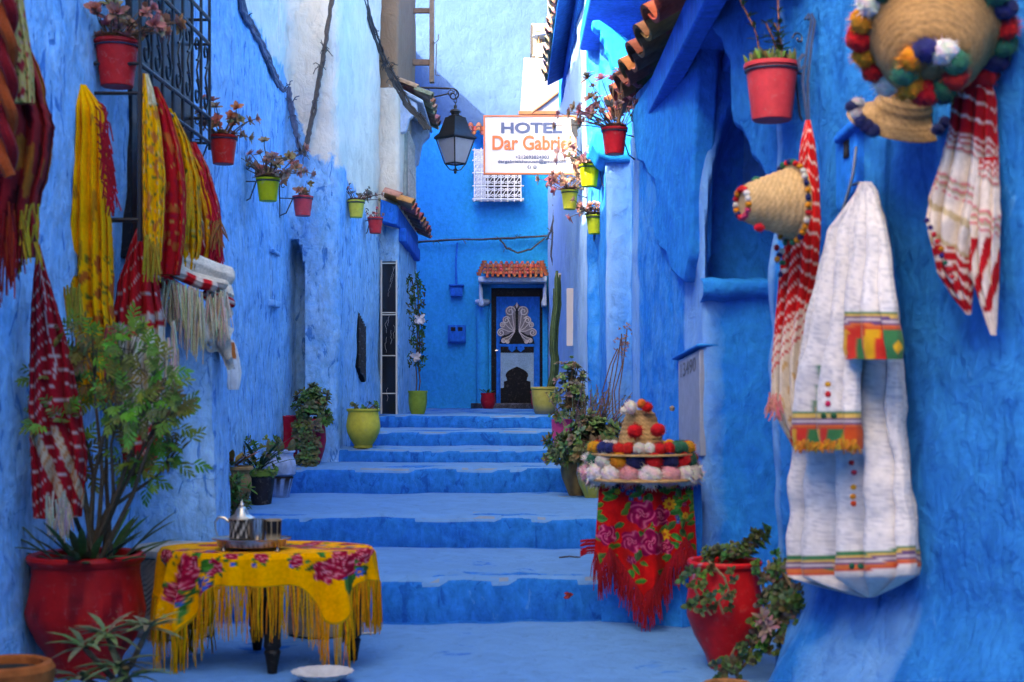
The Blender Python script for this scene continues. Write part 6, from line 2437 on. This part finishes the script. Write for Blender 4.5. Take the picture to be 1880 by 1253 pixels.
for i in range(110):
    x, y = rg.uniform(1098, 1285), rg.uniform(872, 1070)
    mot.append((leafm, x, y, rg.uniform(0, 3.1), rg.uniform(14, 26), rg.uniform(7, 12), tuple(q * rg.uniform(.6, 1.5) for q in (.05, .17, .03))))
for i in range(34):
    x, y = rg.choice([(1168, 905), (1255, 900), (1258, 955), (1160, 890)])
    mot.append((daisy, x + rg.uniform(-16, 16), y + rg.uniform(-14, 14), 5, (.012, .05, .20), (.1, .2, .3)))
for i in range(10):
    mot.append((rose, rg.uniform(1100, 1282), rg.uniform(880, 1075), rg.uniform(5, 8), MAG))
SB = (.50, .008, .010)
t = thing("scarf", "fringed red scarf with magenta roses, draped over the plinth under the pompom hats", "scarf", (.72, 7.05, .1))
mb = MB()
YP = 7.0
NU, NV = 200, 120
rows, cc = [], []
hem_px = [(1098, 1020), (1104, 1042), (1122, 1008), (1160, 1062), (1182, 1098), (1215, 1062), (1250, 1005), (1262, 990), (1285, 1022)]
xl, xr_ = 1100, 1282


def hem_y(px):
    return lerp_rows(hem_px, px)[0]


for j in range(NV + 1):
    v = j / NV
    row, rc = [], []
    for i in range(NU + 1):
        u = i / NU
        px = 1104 + 172 * u + (-10 + 20 * u) * v
        hy = hem_y(px)
        py = 866 + (hy - 866) * v
        p = P(px, py, YP)
        fold = math.sin(u * 17 + .8 * math.sin(u * 7)) + .5 * math.sin(u * 31 + 1 + 2 * v)
        p.y = YP + .16 - .12 * math.sin(PI * (.12 + .76 * u)) - .035 * fold * (.25 + .75 * v) - .02 * n1(u * 8, v * 5)
        row.append(p)
        rc.append(paint(mot, px, py, SB) if v < .985 else (.25, .006, .01))
    rows.append(row); cc.append(rc)
top = [[Vector((p.x, p.y + .30, p.z + .005)) for p in rows[0]]]
mb.grid(top + rows, False, [cc[0]] + cc)
mb.grid([[p + Vector((0, .012, 0)) for p in r] for r in rows[::-1]], False, [[SB] * len(r) for r in cc])
mb.build("cloth", M['cloth'], t)
fr = MB()
for i in range(0, NU):
    for q in range(2):
        p = rows[-1][i] + (rows[-1][i + 1] - rows[-1][i]) * rg.random()
        fringe(fr, [p], .14, .0030, (.34, .008, .02), rg, .45, .03)
for i in range(16):
    p = rows[-12][0] + Vector((0, 0, rg.uniform(-.04, .03)))
    fr.tube([p, p + Vector((-.04, -.02, .0)), p + Vector((-.075, -.03, -.012 + rg.uniform(-.01, .01)))], .003, 4, (.34, .008, .02))
fr.build("fringe", M['knit'], t)
ctr = P(1178, 850, 7.12)
k = 7.12 / F
G_H = "straw hats with pompoms"
for lev, (rr, z0, lab, rp) in enumerate(((92, -22, "lowest straw hat on the red rose scarf, ringed with pink and white pompoms", 16), (84, 14, "upper straw hat of the stack on the plinth, tapered crown with red pompoms", 9))):
    c = ctr + Vector((0, .06, z0 * k))
    t = thing("straw_hat", lab, "hat", c, G_H)
    if lev == 0:
        prof = [(104 * k, -10 * k), (104 * k, -6 * k), (60 * k, 2 * k), (48 * k, 6 * k), (46 * k, 20 * k), (0, 22 * k)]
    else:
        prof = [(98 * k, 0), (98 * k, 4 * k), (50 * k, 4 * k), (44 * k, 8 * k), (40 * k, 30 * k), (32 * k, 62 * k), (27 * k, 76 * k), (20 * k, 82 * k), (0, 83 * k)]
    woven(t, c, (0, 0, 1.0001) if False else (.0001, 0, 1), prof, c=(.46, .29, .13))
    pm = MB()
    if lev == 0:
        cols = [(.62, .55, .56), (.62, .26, .30), (.64, .58, .60), (.62, .30, .36), (.66, .62, .62)]
        for i in range(16):
            a = 2 * PI * i / 16 + .1
            pm.pom(c + Vector((math.cos(a) * rr * k, math.sin(a) * rr * k * .85, 2 * k)), (22 if i % 3 else 25) * k, cols[i % 5])
        for i in range(18):
            a = 2 * PI * i / 18
            pm.pom(c + Vector((math.cos(a) * (rr - 4) * k, math.sin(a) * (rr - 4) * k * .85, 28 * k)), 19 * k, [(.5, .015, .02), (.58, .22, .02), (.02, .13, .09), (.02, .025, .10), (.6, .56, .56)][(i * 2 + i // 5) % 5])
        for i in range(20):
            a = 2 * PI * i / 20
            pm.pom(c + Vector((math.cos(a) * (rr - 6) * k, math.sin(a) * (rr - 6) * k * .85, -13 * k)), 10 * k, [(.02, .12, .08), (.02, .02, .05), (.50, .25, .02), (.02, .025, .07), (.4, .015, .02)][i % 5])
    else:
        for i in range(30):
            a = 2 * PI * i / 30
            p = c + Vector((math.cos(a) * 90 * k, math.sin(a) * 90 * k * .85, 14 * k))
            pm.pom(p, 12 * k, [(.50, .015, .02), (.02, .13, .09), (.60, .28, .02), (.02, .03, .14), (.5, .02, .02), (.6, .56, .56)][(i // 2) % 6])
        for x, y, r_, cl in ((1166, 792, 15, (.55, .012, .02)), (1208, 790, 13, (.50, .012, .02)), (1158, 748, 13, (.70, .66, .64)), (1178, 742, 9, (.58, .14, .03)), (1188, 748, 11, (.58, .015, .02)), (1146, 754, 8, (.66, .62, .6))):
            p = P(x, y, 7.0 if y > 770 else 7.08)
            pm.pom(p, r_ * k, cl)
    pm.build("pompoms", M['knit'], t)

# ---------------------------------------------------------------- litter on the steps
tw = MB((.05, .055, .08))
p = P(1030, 1026, 8.1); z = .226 + .012
tw.tube([Vector((p.x - .01, 8.1, z)), Vector((p.x + .05, 8.12, z + .004)), Vector((p.x + .11, 8.10, z))], .005, 5)
tag(tw.build("twig", M['stem']), "short dark twig lying on the lowest step near the red scarf", "twig")
wk = MB((.60, .55, .50))
Y_ = F * HC / (1168 - HY)
wk.tube([Vector((P(660, 0, Y_).x, Y_, .012)), Vector((P(690, 0, Y_).x, Y_ + .02, .012))], .005, 6)
tag(wk.build("stick", M['stem']), "thin pale stick on the ground just right of the table", "stick")
rl = MB((.20, .02, .02))
for i in range(5):
    rl.leaf((P(1043, 0, 7.3).x + .012 * (i - 2), 7.27, .13 + .004 * i), (RGN.uniform(-1, 1), -.4, RGN.uniform(-.2, .6)), (0, -1, .3), .035, .02, (.22, .02, .02), 0, .3)
tag(rl.build("dry_flower", M['leaf']), "small dark red dried flower stuck on the first riser", "flower")
